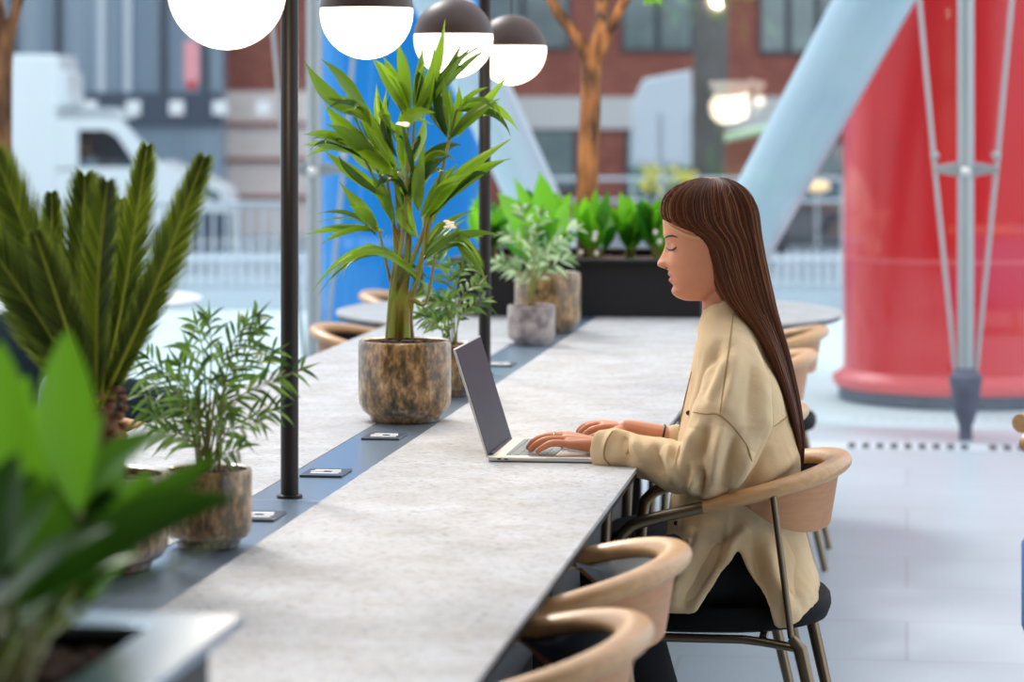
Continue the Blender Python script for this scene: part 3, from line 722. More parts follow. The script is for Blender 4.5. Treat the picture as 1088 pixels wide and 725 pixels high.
# ------------------------------------------------------------------ chairs
def rimz(u): # height of rim along local x (front -> back)
    return .676 + (.742 - .676) * max(0, min(1, (u + .05) / .27)) ** .9
def chair(label, seatm, group='wood and metal armchairs along the table'):
    o = thing('armchair', (0, 0, 0), label, 'chair', group)
    hw = .262
    def uv(s): # s in -1..1 around the U ; returns x,y
        a = s * PI / 2
        return (.205 * math.cos(a) ** .9 if abs(s) < 1 else 0), hw * (math.sin(a))
    pts = []; rr = []
    for k in range(15): # left arm front to start
        pass
    front = -.055
    path = []
    for k in range(7): path.append((front + (0 - front) * k / 7, -hw))
    for k in range(33):
        a = -PI / 2 + PI * k / 32
        path.append((.205 * max(0, math.cos(a)) ** .85, hw * math.sin(a)))
    for k in range(1, 8): path.append((0 - (0 - front) * k / 7, hw))
    pts = [Vector((x, y, rimz(x))) for x, y in path]
    n = len(pts); rad = [.0155 + .0095 * math.sin(PI * k / (n - 1)) for k in range(n)]
    MB().tube(pts, rad, 18, flat=(.78, 1.12), up=(0, 0, 1)).build('armrest', M['wood'], o)
    # curved back panel
    pm = []; pb = []
    for k in range(33):
        a = math.radians(-88 + 176 * k / 32); e = abs(-88 + 176 * k / 32) / 88
        x = .205 * max(0, math.cos(a)) ** .85; y = hw * math.sin(a); zt = rimz(x); hgt = .118 * max(0, 1 - e ** 3.4) + .004
        nrm = Vector((math.cos(a), math.sin(a), 0))
        inw = -.012 - .02
        pm.append([Vector((x, y, zt)) + nrm * .004, Vector((x, y, zt - hgt * .5)) - nrm * .006, Vector((x, y, zt - hgt)) - nrm * .016,
                   Vector((x, y, zt - hgt)) - nrm * .028, Vector((x, y, zt - hgt * .5)) - nrm * .018, Vector((x, y, zt)) - nrm * .008])
    MB().rings(pm).build('backrest', M['wood2'], o)
    ph = []
    for k in range(33):
        a = math.radians(-86 + 172 * k / 32); e = abs(-86 + 172 * k / 32) / 86
        x = .205 * max(0, math.cos(a)) ** .85; y = hw * math.sin(a); zt = rimz(x); hgt = .108 * max(0, 1 - e ** 3.4) + .004
        nrm = Vector((math.cos(a), math.sin(a), 0))
        ph.append([Vector((x, y, zt - .012)) - nrm * .012, Vector((x, y, zt - hgt)) - nrm * .030, Vector((x, y, zt - hgt * .5)) - nrm * .034, Vector((x, y, zt - .014)) - nrm * .022])
    MB().rings(ph).build('back_pad', seatm, o)
    # seat
    def ring(sc, z, sx=0):
        return [Vector((-.035 + sx + .225 * sc * math.copysign(abs(math.cos(w)) ** .75, math.cos(w)), .232 * sc * math.copysign(abs(math.sin(w)) ** .75, math.sin(w)), z + (.006 * math.cos(w)))) for w in [2 * PI * j / 48 for j in range(48)]]
    MB().rings([ring(.88, .418), ring(.97, .425), ring(1, .442), ring(.99, .458), ring(.95, .468), ring(.7, .474), ring(.3, .472)]).build('seat', seatm, o)
    fm_ = MB()
    for s in (-1, 1):
        fm_.tube([(-.23, s * .21, .408), (.02, s * .215, .408), (.06, s * .22, .405), (.135, s * .245, .398)], .009, 10)
    fm_.tube([(-.2, -.21, .408), (-.2, .21, .408)], .009, 10); fm_.tube([(.06, -.21, .408), (.06, .21, .408)], .009, 10)
    fm_.build('seat_frame', M['bronze'], o)
    for s in (-1, 1):
        # front leg bending over into the arm
        p = bez([(-.25, s * .235, 0), (-.235, s * .245, .35), (-.222, s * .255, .58), (-.205, s * .26, .628), (-.165, s * .262, .648), (-.055, s * .262, .676)], 8)
        MB().tube(p, [.0125] * len(p), 12).build('leg', M['bronze'], o)
        k = [(.083, s * .262, .70), (.118, s * .252, .42), (.135, s * .25, .40), (.225, s * .235, 0)]
        MB().tube([k[0], k[1]], .0068, 12).build('back_rod', M['bronze'], o)
        MB().tube([k[1], k[2], k[3]], [.009, .0135, .011], 12).build('leg', M['bronze'], o)
    return o
base = chair('pulled-out oak and bronze armchair on which the woman sits', M['seat'])
her = G(903, 490, .742)
base.location = (her.x - .228, 5.98 * CA + .69 * SA, 0)
CH = Vector(base.location)
def put(px, py, label, seatm=None, flip=False, x=None):
    c = copy_tree(base); tip = G(px, py, .742); c.location = ((tip.x - .228) if not flip else tip.x + .228, tip.y, 0)
    if x is not None: c.location.x = x
    if flip: c.rotation_euler.z = PI
    c['label'] = label
    if seatm:
        for ch in c.children:
            if ch.name.startswith(('seat', 'back_pad')) and not ch.name.startswith('seat_frame'):
                ch.data = ch.data.copy(); ch.data.materials[0] = seatm
    return c
put(691, 675, 'nearest oak armchair tucked under the table edge at the bottom of the photo', M['padblue'])
put(732, 592, 'second nearest oak armchair tucked in, with its seat coloured pale as if lit, before the seated woman', M['padlit'])  # pale seat colour imitates light falling on the seat top
put(858, 437, 'oak armchair tucked in just behind the seated woman, mostly hidden')
put(868, 378, 'oak armchair tucked in beyond the woman, lower of two rims beside her hair')
put(880, 352, 'farthest oak armchair on the right side, beside the round table end')
put(332, 349, 'oak armchair on the far side of the table, left of the large palm pot', flip=True)
put(30, 447, 'oak armchair on the far side of the table behind the cycad and small palm', M['mauve'], flip=True)
ex = put(384, 313, 'pale wooden armchair behind the round far end of the table, left side', flip=True)

# tub chairs, round table on the left
def tub(px, py, h, shell, label, wood=False, name='tub_chair', rz=0, rad=.33):
    c = G(px, py, h); o = thing(name, (c.x, c.y, 0), label, 'armchair')
    rs = []
    for k in range(41):
        a = math.radians(-140 + 280 * k / 40) + rz; e = abs(-140 + 280 * k / 40) / 140; zt = h - .16 * e ** 2
        nv = Vector((math.cos(a), math.sin(a), 0)); o_ = Vector((c.x, c.y, 0))
        rs.append([o_ + nv * rad * .92 + Vector((0, 0, .16)), o_ + nv * rad + Vector((0, 0, .4)), o_ + nv * rad + Vector((0, 0, zt - .02)), o_ + nv * (rad - .03) + Vector((0, 0, zt)), o_ + nv * (rad - .06) + Vector((0, 0, zt - .02)), o_ + nv * (rad - .07) + Vector((0, 0, .3))])
    MB().rings(rs).build('shell', shell, o, sub=2)
    MB().lathe((c.x, c.y, 0), [(rad * .75, .16), (rad * .8, .2), (rad * .8, .4), (rad * .7, .44), (.01, .45)], 40).build('seat', M['mauve'] if not wood else shell, o)
    for k in range(4):
        a = PI / 4 + k * PI / 2
        MB().tube([(c.x + .2 * math.cos(a), c.y + .2 * math.sin(a), .17), (c.x + .25 * math.cos(a), c.y + .25 * math.sin(a), 0)], [.016, .012], 10).build('leg', M['wood'], o)
    if wood:
        pts = [Vector((c.x + (rad + .005) * math.cos(a), c.y + (rad + .005) * math.sin(a), h - .05)) for a in [math.radians(-140 + 280 * k / 40) + rz for k in range(41)]]
        MB().tube(pts, .03, 12, flat=(.8, 1)).build('armrest', M['wood'], o)
    return o
tub(8, 336, .80, M['tealsofa'], 'dark teal upholstered tub chair at the left edge behind the cycad', rz=PI / 2)
tub(135, 396, .66, M['tealsofa'], 'dark teal tub chair with mauve seat behind the small parlour palm', rz=PI * .9, rad=.27)
bb = G(1166, 436, .76); tub(1202, 440, .72, M['bluesofa'], 'blue tub chair with wooden rim cut by the right edge of the photo', wood=True, rz=0, rad=.33)
rc = G(21, 316, .74)
rt = thing('round_table', (rc.x, rc.y, 0), 'round white table on a pedestal at the left before the street railing', 'table')
MB().lathe((rc.x, rc.y, 0), [(.66, .712), (.695, .722), (.7, .735), (.69, .74), (.01, .741)], 64).build('tabletop', M['white'], rt)
MB().lathe((rc.x, rc.y, 0), [(.28, 0), (.28, .012), (.05, .03), (.035, .08), (.035, .68), (.12, .712)], 32).build('pedestal', M['white'], rt)

# ------------------------------------------------------------------ laptop
lp0 = G(518, 491, TZ); LX, LY = lp0.x, lp0.y; LW, LD = .356, .246; LZ = TZ
lap = thing('laptop', (LX, LY, LZ), 'open slim silver laptop on the table in front of the woman', 'laptop')
MB().box((LX, LY, LZ + .0015), (LX + LD, LY + LW, LZ + .011)).build('base', M['alu'], lap, smooth=False, bevel=.003)
ky = MB(); kx0, ky0 = LX + .028, LY + .034; rows, cols = 6, 14; kw = (LW - .068) / cols; kh = .0175
for r in range(rows):
    x = kx0 + r * kh * 1.03
    if r == 5:
        segs = [(0, 1), (1, 2), (2, 3.2), (3.2, 9), (9, 10.2), (10.2, 11.2), (11.2, 12.1), (12.1, 13), (13, 14)]
    else: segs = [(i, i + 1) for i in range(cols)]
    for a, b in segs:
        hh = kh if r else kh * .7
        ky.box((x + (kh - hh), ky0 + a * kw + .001, LZ + .0108), (x + kh - .0016, ky0 + b * kw - .001, LZ + .0122))
ky.build('keyboard', M['key'], lap, smooth=False)
MB().box((LX + .150, LY + LW / 2 - .072, LZ + .0108), (LX + .236, LY + LW / 2 + .072, LZ + .0115)).build('trackpad', M['trackpad'], lap, smooth=False, bevel=.0004)
pt_ = MB()
for dx in (.02, .034): pt_.box((LX + dx, LY - .0006, LZ + .005), (LX + dx + .008, LY + .001, LZ + .0075))
pt_.build('ports', M['hole'], lap, smooth=False)
MB().tube([(LX + .003, LY + .03, LZ + .0105), (LX + .003, LY + LW - .03, LZ + .0105)], .0042, 10).build('hinge', M['black'], lap)
top = P(482, 371, to_px(lp0)[2] + .0)
ux = Vector((top.x - LX, 0, top.z - (LZ + .010))); ln = ux.length; ux.normalize(); nz_ = Vector((ux.z, 0, -ux.x))   # normal towards the user
o0 = Vector((LX + .001, LY, LZ + .010))
def lid(m, d0, d1, w0, w1, h0, h1):
    vs = [o0 + ux * h + Vector((0, w, 0)) + nz_ * d for d in (d0, d1) for (w, h) in ((w0, h0), (w1, h0), (w1, h1), (w0, h1))]
    return m.add(vs, [(3, 2, 1, 0), (4, 5, 6, 7), (0, 1, 5, 4), (1, 2, 6, 5), (2, 3, 7, 6), (3, 0, 4, 7)])
lid(MB(), -.0045, 0, 0, LW, 0, ln).build('lid', M['alu'], lap, smooth=False, bevel=.0015)
sc_ = lid(MB(), -.0001, .0008, .003, LW - .003, .003, ln - .003).build('screen', M['screen'], lap, smooth=False)

# ------------------------------------------------------------------ the woman
TW = 6.0
def remesh(mbs, voxel, smooth_it=3, factor=.5):
    mb = MB()
    bm = bmesh.new()
    for q in mbs:
        me = q.mesh('t'); b2 = bmesh.new(); b2.from_mesh(me); bmesh.ops.recalc_face_normals(b2, faces=b2.faces); b2.to_mesh(me); b2.free(); bm.from_mesh(me); bpy.data.meshes.remove(me)
    me = bpy.data.meshes.new('t'); bm.to_mesh(me); bm.free()
    o = bpy.data.objects.new('t', me); C.objects.link(o)
    r = o.modifiers.new('r', 'REMESH'); r.mode = 'VOXEL'; r.voxel_size = voxel; r.use_smooth_shade = True
    if smooth_it:
        s = o.modifiers.new('s', 'SMOOTH'); s.factor = factor; s.iterations = smooth_it
    dg = bpy.context.evaluated_depsgraph_get(); out = bpy.data.meshes.new_from_object(o.evaluated_get(dg))
    bpy.data.objects.remove(o); bpy.data.meshes.remove(me)
    return out
def slices(tb, n=48, step=2.0, ex=.9, t=TW, yc=0):
    """rings from (py, front px, back px, halfwidth)"""
    rs = []; y0, y1 = tb[0][0], tb[-1][0]; k = max(2, int((y1 - y0) / step))
    for i in range(k + 1):
        py = y0 + (y1 - y0) * i / k; f, b, hw = lerp_table(tb, py)
        a = P(f, py, t); c = P(b, py, t); m = (a + c) / 2; L = abs(c.x - a.x) / 2
        rs.append([Vector((m.x - L * math.cos(w), m.y + yc + hw * math.copysign(abs(math.sin(w)) ** ex, math.sin(w)), m.z)) for w in [2 * PI * j / n for j in range(n)]])
    return rs
def smooth_table(tb, step=2.0):
    out = []; pts = [Vector((a[0], a[1], a[2])) for a in tb]
    ys = [a[0] for a in tb]; n = int((ys[-1] - ys[0]) / step)
    def cr(vals, x):
        for i in range(len(ys) - 1):
            if x <= ys[i + 1]:
                t = (x - ys[i]) / (ys[i + 1] - ys[i]); h = ys[i + 1] - ys[i]
                m0 = (vals[i + 1] - vals[max(i - 1, 0)]) / (ys[i + 1] - ys[max(i - 1, 0)]); m1 = (vals[min(i + 2, len(ys) - 1)] - vals[i]) / (ys[min(i + 2, len(ys) - 1)] - ys[i])
                return (2 * t ** 3 - 3 * t * t + 1) * vals[i] + (t ** 3 - 2 * t * t + t) * h * m0 + (-2 * t ** 3 + 3 * t * t) * vals[i + 1] + (t ** 3 - t * t) * h * m1
        return vals[-1]
    for k in range(n + 1):
        x = ys[0] + (ys[-1] - ys[0]) * k / n; out.append((x,) + tuple(cr([a[c] for a in tb], x) for c in (1, 2, 3)))
    return out
woman = thing('person', P(790, 643, TW), 'seated woman in a loose beige shirt typing on a laptop', 'person')

# head
HD = smooth_table([(195, 742, 775, .028), (199, 729, 786, .046), (206, 717, 794, .061), (216, 709, 800, .070), (232, 704, 803, .0755), (246, 704.5, 803, .0765), (254, 706, 802, .076), (262, 708.5, 801, .0745), (272, 710, 799, .072), (282, 710.5, 796, .069), (288, 711, 792, .065), (294, 712, 787, .0605), (300, 713, 782, .055), (305, 714, 777, .050), (310, 714.5, 770, .044), (314, 716.5, 763, .037), (317, 720.5, 757, .030), (319.5, 728, 750, .018)], 1.2)
hd = MB(); rs = []
n = 96
for (py, f, b, hw) in HD:
    a = P(f, py, TW); c = P(b, py, TW); m = (a + c) / 2; L = abs(c.x - a.x) / 2; ring = []
    for j in range(n):
        w = 2 * PI * j / n; cw, sw = math.cos(w), math.sin(w)
        x = m.x - L * math.copysign(abs(cw) ** .92, cw); yo = hw * math.copysign(abs(sw) ** .92, sw)
        if cw > 0:
            # nose
            nb = 0
            if 252 < py < 287:
                u = (py - 255.5) / 24.0; nb = (.0245 * max(0, min(1, u)) ** 1.1) if py < 282.5 else .0245 * max(0, 1 - ((py - 282.5) / 4.8) ** 1.6)
                sg = .0085 + .0095 * max(0, min(1, (py - 268) / 12))
                x -= nb * math.exp(-(yo / sg) ** 2)
                if 276 < py < 286: x -= .006 * math.exp(-((abs(yo) - .012) / .006) ** 2) * math.sin(PI * (py - 276) / 10)
            # eye sockets & brow & cheeks & lips
            x += .006 * math.exp(-((abs(yo) - .030) / .015) ** 2 - ((py - 261) / 6.0) ** 2)
            x -= .003 * math.exp(-((abs(yo) - .030) / .02) ** 2 - ((py - 250) / 4.0) ** 2)
            x -= .0035 * math.exp(-((abs(yo) - .040) / .018) ** 2 - ((py - 277) / 9.0) ** 2)
            x += .0032 * math.exp(-(yo / .02) ** 2) * math.exp(-((py - 294.8) / 1.3) ** 2) + .0035 * math.exp(-(yo / .022) ** 2) * math.exp(-((py - 303.5) / 2.2) ** 2)
            x -= .0028 * math.exp(-(yo / .018) ** 2) * math.exp(-((py - 310.5) / 4) ** 2)
            for ly, lz, la in ((291.4, 2.4, .0055), (298.0, 2.8, .0058)):
                x -= la * math.exp(-(yo / .017) ** 2 - ((py - ly) / lz) ** 2)
        ring.append(Vector((x, m.y + yo, m.z)))
    rs.append(ring)
hd.rings(rs)
W = lambda px, py, dt=0: P(px, py, TW + dt)
parts = [hd]
def T(pts, rad, n=16, flat=None, up=None, dens=4):
    sp = bez(pts, dens); rr = []
    for i in range(len(pts) - 1):
        for k in range(dens): rr.append(rad[i] + (rad[i + 1] - rad[i]) * k / dens)
    rr.append(rad[-1]); m = MB().tube(sp, rr, n, roundcap=True, flat=flat, up=up); return m
# eyes lids: small ball
for s in (-1, 1):
    e = W(719.5, 262.8); e.y += s * .031; parts.append(MB().ball(e + Vector((.0035, 0, 0)), .0125, 16))
parts.append(T([W(764, 290), W(770, 315), W(776, 345)], [.050, .047, .062], 24))
parts.append(MB().rings(slices([(335, 756, 792, .055), (352, 752, 800, .10), (375, 750, 810, .145), (420, 745, 830, .150), (480, 742, 838, .135), (560, 740, 842, .145), (620, 745, 850, .165), (645, 755, 850, .15)])))
# legs
for s in (-1, 1):
    y = .09 * s
    a = W(815, 612, y); k = W(652, 616, y + s * .02); an = P(722, 832, TW + y); toe = P(672, 856, TW + y)
    parts.append(T([a, (a + k) / 2 + Vector((0, 0, .008)), k], [.078, .074, .056], 20)); parts.append(T([k, k.lerp(an, .35), an], [.056, .054, .036], 20)); parts.append(T([an, an.lerp(toe, .5) + Vector((0, 0, -.02)), toe], [.036, .036, .026], 16))
# arms
LSH, LEL, LWR = P(784, 374, 5.83), P(758, 503, 5.78), P(641, 474, 5.955)
RSH, REL, RWR = P(778, 368, 6.17), P(748, 478, 6.20), P(666, 457.5, 6.20)
parts.append(T([LSH + Vector((0, .02, -.015)), LEL], [.036, .034])); parts.append(T([LEL, P(700, 489, 5.85), P(668, 480, 5.90), LWR], [.034, .030, .026, .0235]))
parts.append(T([RSH + Vector((0, -.02, -.015)), REL], [.036, .034])); parts.append(T([REL, REL.lerp(RWR, .4), RWR], [.036, .032, .0235]))
def hand(wr, mcps, pips, dips, tips, thumb, rr=.0082):
    for i in range(4):
        q = [.0080, .0088, .0090, .0086][i] * rr / .0086
        parts.append(T([wr.lerp(mcps[i], .15), wr.lerp(mcps[i], .6), mcps[i]], [.0145, .0125, q * 1.22], 14))
        parts.append(T([mcps[i], pips[i], dips[i], tips[i]], [q * 1.12, q, q * .88, q * .74], 12, dens=3))
    for i in range(3):
        parts.append(T([wr.lerp(mcps[i], .3).lerp(wr.lerp(mcps[i + 1], .3), .5), mcps[i].lerp(mcps[i + 1], .5)], [.013, .0098], 12))
    parts.append(T(thumb, [.0150, .0118, .0098, .0075], 12, dens=3))
# near (left) hand: pinky nearest the viewer
hand(LWR, [P(606, 472.5, 5.945), P(603, 467.5, 5.968), P(601, 464.5, 5.992), P(602, 463, 6.017)],
     [P(588, 471, 5.94), P(583, 467.5, 5.968), P(580, 464.5, 5.998), P(582, 463.5, 6.03)],
     [P(578, 475, 5.942), P(571, 471.5, 5.968), P(568, 469, 6.0), P(572, 468.5, 6.037)],
     [P(571.5, 479.5, 5.945), P(564, 478, 5.97), P(561.5, 475.5, 6.003), P(566.5, 474.5, 6.042)],
     [LWR + Vector((-.01, .012, -.002)), P(622, 470.5, 6.045), P(609, 471, 6.065), P(598, 472.5, 6.07)])
hand(RWR, [P(643, 453.5, 6.262), P(640, 451, 6.238), P(640, 451.5, 6.215), P(643, 454.5, 6.192)],
     [P(632, 452.5, 6.27), P(626, 451.5, 6.243), P(627, 453, 6.217), P(631, 456.5, 6.188)],
     [P(626, 455.5, 6.272), P(619, 454.5, 6.245), P(620, 457, 6.217), P(624, 460, 6.188)],
     [P(622, 459, 6.272), P(614.5, 458.2, 6.245), P(616, 461, 6.217), P(620, 463, 6.188)],
     [RWR + Vector((-.01, -.012, -.002)), P(652, 460.5, 6.165), P(641, 463, 6.15), P(631, 464, 6.147)])
bodyme = remesh(parts, .0021, 4, .5)
bodyme.materials.clear(); bodyme.materials.append(M['skin']); bodyme.materials.append(M['lips']); bodyme.name = 'body'
cy_ = W(710, 295).y
for p in bodyme.polygons:
    c = p.center
    if abs(c.y - cy_) < .026 and c.z > 1.08:
        px, py, _ = to_px(Vector((c.x, cy_, c.z)))
        if 705 < px < 721 and abs(c.y - cy_) < .024 * (1 - abs(px - 705) / 40):
            u = (c.y - cy_) / .024
            if abs(py - 295) < 5.2 * (1 - u * u) ** .6: p.material_index = 1
body = bpy.data.objects.new('body', bodyme); C.objects.link(body); body.parent = woman; body.location = -Vector(woman.location)
dg = bpy.context.evaluated_depsgraph_get()
CAMPOS = Vector((0, 0, H))
def caster(me):
    vs = [v.co.copy() for v in me.vertices]; fs = [tuple(p.vertices) for p in me.polygons]
    return BVHTree.FromPolygons(vs, fs)
def proj(bvh, px, py, lift=.0008):
    d = (P(px, py, 6) - CAMPOS).normalized(); hit = bvh.ray_cast(CAMPOS, d)
    return hit[0] + hit[1] * lift if hit[0] else None
bb_ = caster(bodyme)
def line_on(bvh, pts, rad, m, name, parent=woman, lift=.0006, dens=6, n=6):
    sp = bez([Vector((a, b, 0)) for a, b in pts], dens); ps = []
    for q in sp:
        h = proj(bvh, q.x, q.y, lift)
        if h is not None and (not ps or (h - ps[-1]).length < .03): ps.append(h)
    if len(ps) < 2: return None
    r = [rad * (.35 + .65 * math.sin(PI * (k + .5) / len(ps))) for k in range(len(ps))]
    mb = MB().tube(ps, r, n); return mb.build(name, m, parent)
line_on(bb_, [(706, 254.5), (709, 251.5), (714, 250.5), (720, 252.3)], .0019, M['dark'], 'eyebrow')
line_on(bb_, [(708, 263.5), (711, 265.4), (715, 265.3), (719, 262.8)], .0021, M['dark'], 'eyelashes')
line_on(bb_, [(707, 285.3), (709, 284.2)], .0012, M['dark'], 'nostril')
# bracelet & ring
w0 = P(703, 466.5, 6.19)
def ringon(c, d, rad, th, m, name):
    d = d.normalized(); a = d.orthogonal().normalized(); b = d.cross(a)
    pts = [c + (a * math.cos(w) + b * math.sin(w)) * rad for w in [2 * PI * k / 32 for k in range(33)]]
    return MB().tube(pts, th, 8).build(name, m, woman)
fd = REL.lerp(RWR, .55); ringon(fd, RWR - REL, .0305, .0022, M['bracelet'], 'bracelet')
ringon(P(589, 465.2, 5.985), Vector((1, 0, .02)), .0098, .0009, M['gold'], 'finger_ring')

# shirt ----------------------------------------------------------
ST = smooth_table([(327, 749, 779, .058), (334, 746, 790, .080), (342, 743, 799, .120), (352, 741.5, 806, .158), (365, 739.5, 813, .182), (380, 737, 820, .195), (400, 733, 829, .200), (430, 727, 838, .198), (460, 720.5, 846, .190), (490, 716, 850, .186), (520, 713.5, 852, .184), (550, 711, 854, .186), (580, 705, 859, .202), (600, 694, 864, .222), (620, 680, 869, .238), (650, 672, 869, .246), (672, 670, 866, .248)], 3)
n = 120
def hem(w):
    # w: 0 front, pi/2 far side, 3pi/2 near side
    u = -math.copysign(abs(math.cos(w)) ** .45, math.cos(w))
    lo = 634 + 12 * math.exp(-((u - .68) / .22) ** 2) - 6 * max(0, u - .85) / .15
    v = max(0, 1 - abs(u - (.16 if math.sin(w) < 0 else .2)) / .44)
    return lo - 86 * v ** 1.0
def torso_pt(py, j, off=0):
    f, b, hw = lerp_table(ST, py); a = P(f, py, TW); c = P(b, py, TW); m = (a + c) / 2; L = abs(c.x - a.x) / 2 - off; hw = hw - off
    w = 2 * PI * j / n; ee = .85 - .4 * max(0, min(1, (py - 560) / 50))
    return Vector((m.x - L * math.copysign(abs(math.cos(w)) ** ee, math.cos(w)), m.y + hw * math.copysign(abs(math.sin(w)) ** (ee + .05), math.sin(w)), m.z))
outer = []; inner = []
K = 90
for i in range(K + 1):
    ro = []; ri = []
    for j in range(n):
        py = 327 + (hem(2 * PI * j / n) - 327) * i / K
        ro.append(torso_pt(py, j)); ri.append(torso_pt(py, j, .0085))
    outer.append(ro); inner.append(ri)
tor = MB()
allr = outer + inner[::-1]
tor.rings(allr + [outer[0]], cap=False)
sleeve = []
def sl_tube(pts, rad, n=28, flat=None):
    return T(pts, rad, n, flat=flat, dens=6)
sleeve.append(sl_tube([P(785, 378, 5.88), P(782, 408, 5.83), P(776, 445, 5.80), P(764, 480, 5.785), P(752, 500, 5.785)], [.045, .068, .080, .076, .060]))
# forearm with hollow cuff
fp = [P(757, 500, 5.79), P(728, 498, 5.82), P(700, 489, 5.85), P(672, 482, 5.885), P(652, 478.5, 5.905), P(642, 477, 5.92)]
fr_ = [.056, .056, .049, .045, .047, .045]
sp = bez(fp, 6); rr = []
for i in range(len(fp) - 1):
    for k in range(6): rr.append(fr_[i] + (fr_[i + 1] - fr_[i]) * k / 6)
rr.append(fr_[-1])
N = len(sp)
cuffb = MB()
ptsx = [Vector(p) for p in sp] + [Vector(sp[-1]) + (sp[-1] - sp[-2]).normalized() * .001] + [Vector(p) for p in sp[::-1][1:14]]
radx = rr + [rr[-1] - .004] + [max(.018, r - .0085) for r in rr[::-1][1:14]]
# cuff roll
for k in range(N - 9, N): radx[k] += .0035 * math.sin(PI * (k - (N - 9)) / 9)
# build the tube with frame from the outward half only
ref = None; ringsx = []
frames = []
for i in range(N):
    d = (sp[min(i + 1, N - 1)] - sp[max(i - 1, 0)]).normalized()
    if ref is None: ref = Vector((0, 0, 1))
    a = (ref - d * ref.dot(d)).normalized(); b = d.cross(a); ref = a; frames.append((a, b))
idx = list(range(N)) + [N - 1] + list(range(N - 2, N - 15, -1))
for q, i in enumerate(idx):
    a, b = frames[i]; c = sp[i]; fl_ = .92
    wob = lambda w: 1 + .06 * math.sin(3 * w + i * .35) + .035 * math.sin(5 * w - i * .5)
    ringsx.append([c + (a * math.cos(w) * fl_ + b * math.sin(w)) * radx[q] * (wob(w) if i > 3 else 1) for w in [2 * PI * j / 40 for j in range(40)]])
cuffb.rings(ringsx)
sleeve.append(cuffb)
sleeve.append(sl_tube([P(780, 362, 6.16), P(768, 420, 6.20), P(752, 470, 6.21), P(738, 475, 6.20), P(720, 468.5, 6.20)], [.06, .07, .06, .046, .036]))
# collar band
col = []
for k, (py, f, b, hw, tl_) in enumerate([(346, 738, 800, .088, .012), (338, 742, 793, .078, .012), (326, 745.5, 785, .066, .013), (321, 747.5, 781, .061, .014), (320.5, 749, 779.5, .058, .014), (324, 750, 779, .057, .013), (340, 751, 781, .059, .012)]):
    a = P(f, py, TW); c = P(b, py, TW); m = (a + c) / 2; L = abs(c.x - a.x) / 2
    col.append([Vector((m.x - L * math.cos(w), m.y + hw * math.sin(w), m.z - tl_ * math.cos(w) + .002 * math.sin(5 * w + k * .3))) for w in [.22 + (2 * PI - .44) * j / 63 for j in range(64)]])
MB().rings(col + [[v + Vector((.0, 0, 0)) for v in col[0]]], cap=False, closed=False).build('collar', M['shirt'], woman, fix=True)
shme = remesh([tor] + sleeve, .0031, 14, .6)
# folds sculpted into the cloth (polyline, amplitude m, width px)
folds = [([(764, 368), (755, 395), (744, 425)], -.006, 6), ([(778, 355), (770, 390), (752, 428)], .006, 7), ([(738, 380), (728, 425), (720, 462)], -.007, 4),
    ([(806, 370), (800, 410), (797, 455)], -.009, 9), ([(820, 390), (822, 430), (815, 470)], .007, 10), ([(786, 360), (778, 410), (768, 440)], .008, 7),
    ([(738, 455), (730, 480), (722, 505)], .010, 7), ([(752, 450), (745, 475), (738, 505)], -.009, 6), ([(768, 452), (762, 480), (758, 510)], .009, 6), ([(782, 462), (776, 490), (768, 515)], -.010, 6), ([(797, 478), (788, 500), (775, 520)], .009, 7),
    ([(700, 470), (697, 485), (706, 505)], -.008, 5), ([(712, 474), (712, 492), (722, 512)], .009, 6), ([(737, 488), (739, 505), (735, 520)], .010, 4), ([(745, 500), (747, 515), (742, 525)], -.014, 4),
    ([(666, 462), (663, 476), (668, 494)], -.009, 4), ([(674, 462), (676, 476), (684, 492)], .006, 5), ([(655, 457), (648, 466), (643, 480)], .005, 4),
    ([(840, 445), (815, 475), (790, 512)], -.006, 6), ([(848, 480), (825, 500), (795, 530)], .008, 8), ([(846, 500), (820, 518), (800, 530)], -.008, 6),
    ([(745, 560), (730, 600), (712, 640)], .008, 9), ([(765, 575), (748, 605), (728, 640)], -.008, 7), ([(735, 575), (718, 600), (705, 625)], -.007, 6),
    ([(815, 575), (820, 610), (835, 645)], .009, 9), ([(838, 570), (842, 605), (848, 640)], -.009, 8), ([(800, 580), (806, 610), (820, 640)], -.006, 6), ([(858, 580), (864, 610), (862, 640)], .008, 7),
    ([(795, 560), (780, 575), (770, 600)], .006, 6)]
segs = []
for pl, am, wd in folds:
    q = bez([Vector((a, b, 0)) for a, b in pl], 5); segs.append((q, am, wd))
import numpy as np
nv = len(shme.vertices); co = np.empty(nv * 3, 'f'); shme.vertices.foreach_get('co', co); co = co.reshape(-1, 3).astype('d')
no = np.array([v.normal[:] for v in shme.vertices])
rr_ = co[:, 0] * CA + co[:, 1] * SA; tt_ = -co[:, 0] * SA + co[:, 1] * CA
PX = 544 + F * rr_ / tt_; PY = HOR - (co[:, 2] - H) * F / tt_
facing = np.clip(no @ np.array((SA, -CA, .0)) * 1.6, 0, 1) * (tt_ < 6.02)
disp = np.zeros(nv)
for q, am, wd in segs:
    pts = np.array([(p.x, p.y) for p in q]); dmin = np.full(nv, 1e9); tmin = np.zeros(nv)
    for k in range(len(pts) - 1):
        a, b = pts[k], pts[k + 1]; ab = b - a; u = np.clip(((PX - a[0]) * ab[0] + (PY - a[1]) * ab[1]) / (ab @ ab), 0, 1)
        d = np.hypot(PX - a[0] - u * ab[0], PY - a[1] - u * ab[1]); s = (k + u) / (len(pts) - 1)
        m_ = d < dmin; dmin[m_] = d[m_]; tmin[m_] = s[m_]
    disp += am * np.exp(-(dmin / wd) ** 2) * (np.sin(PI * np.clip(tmin, .04, .96)) ** .5)
disp *= facing * 2.0
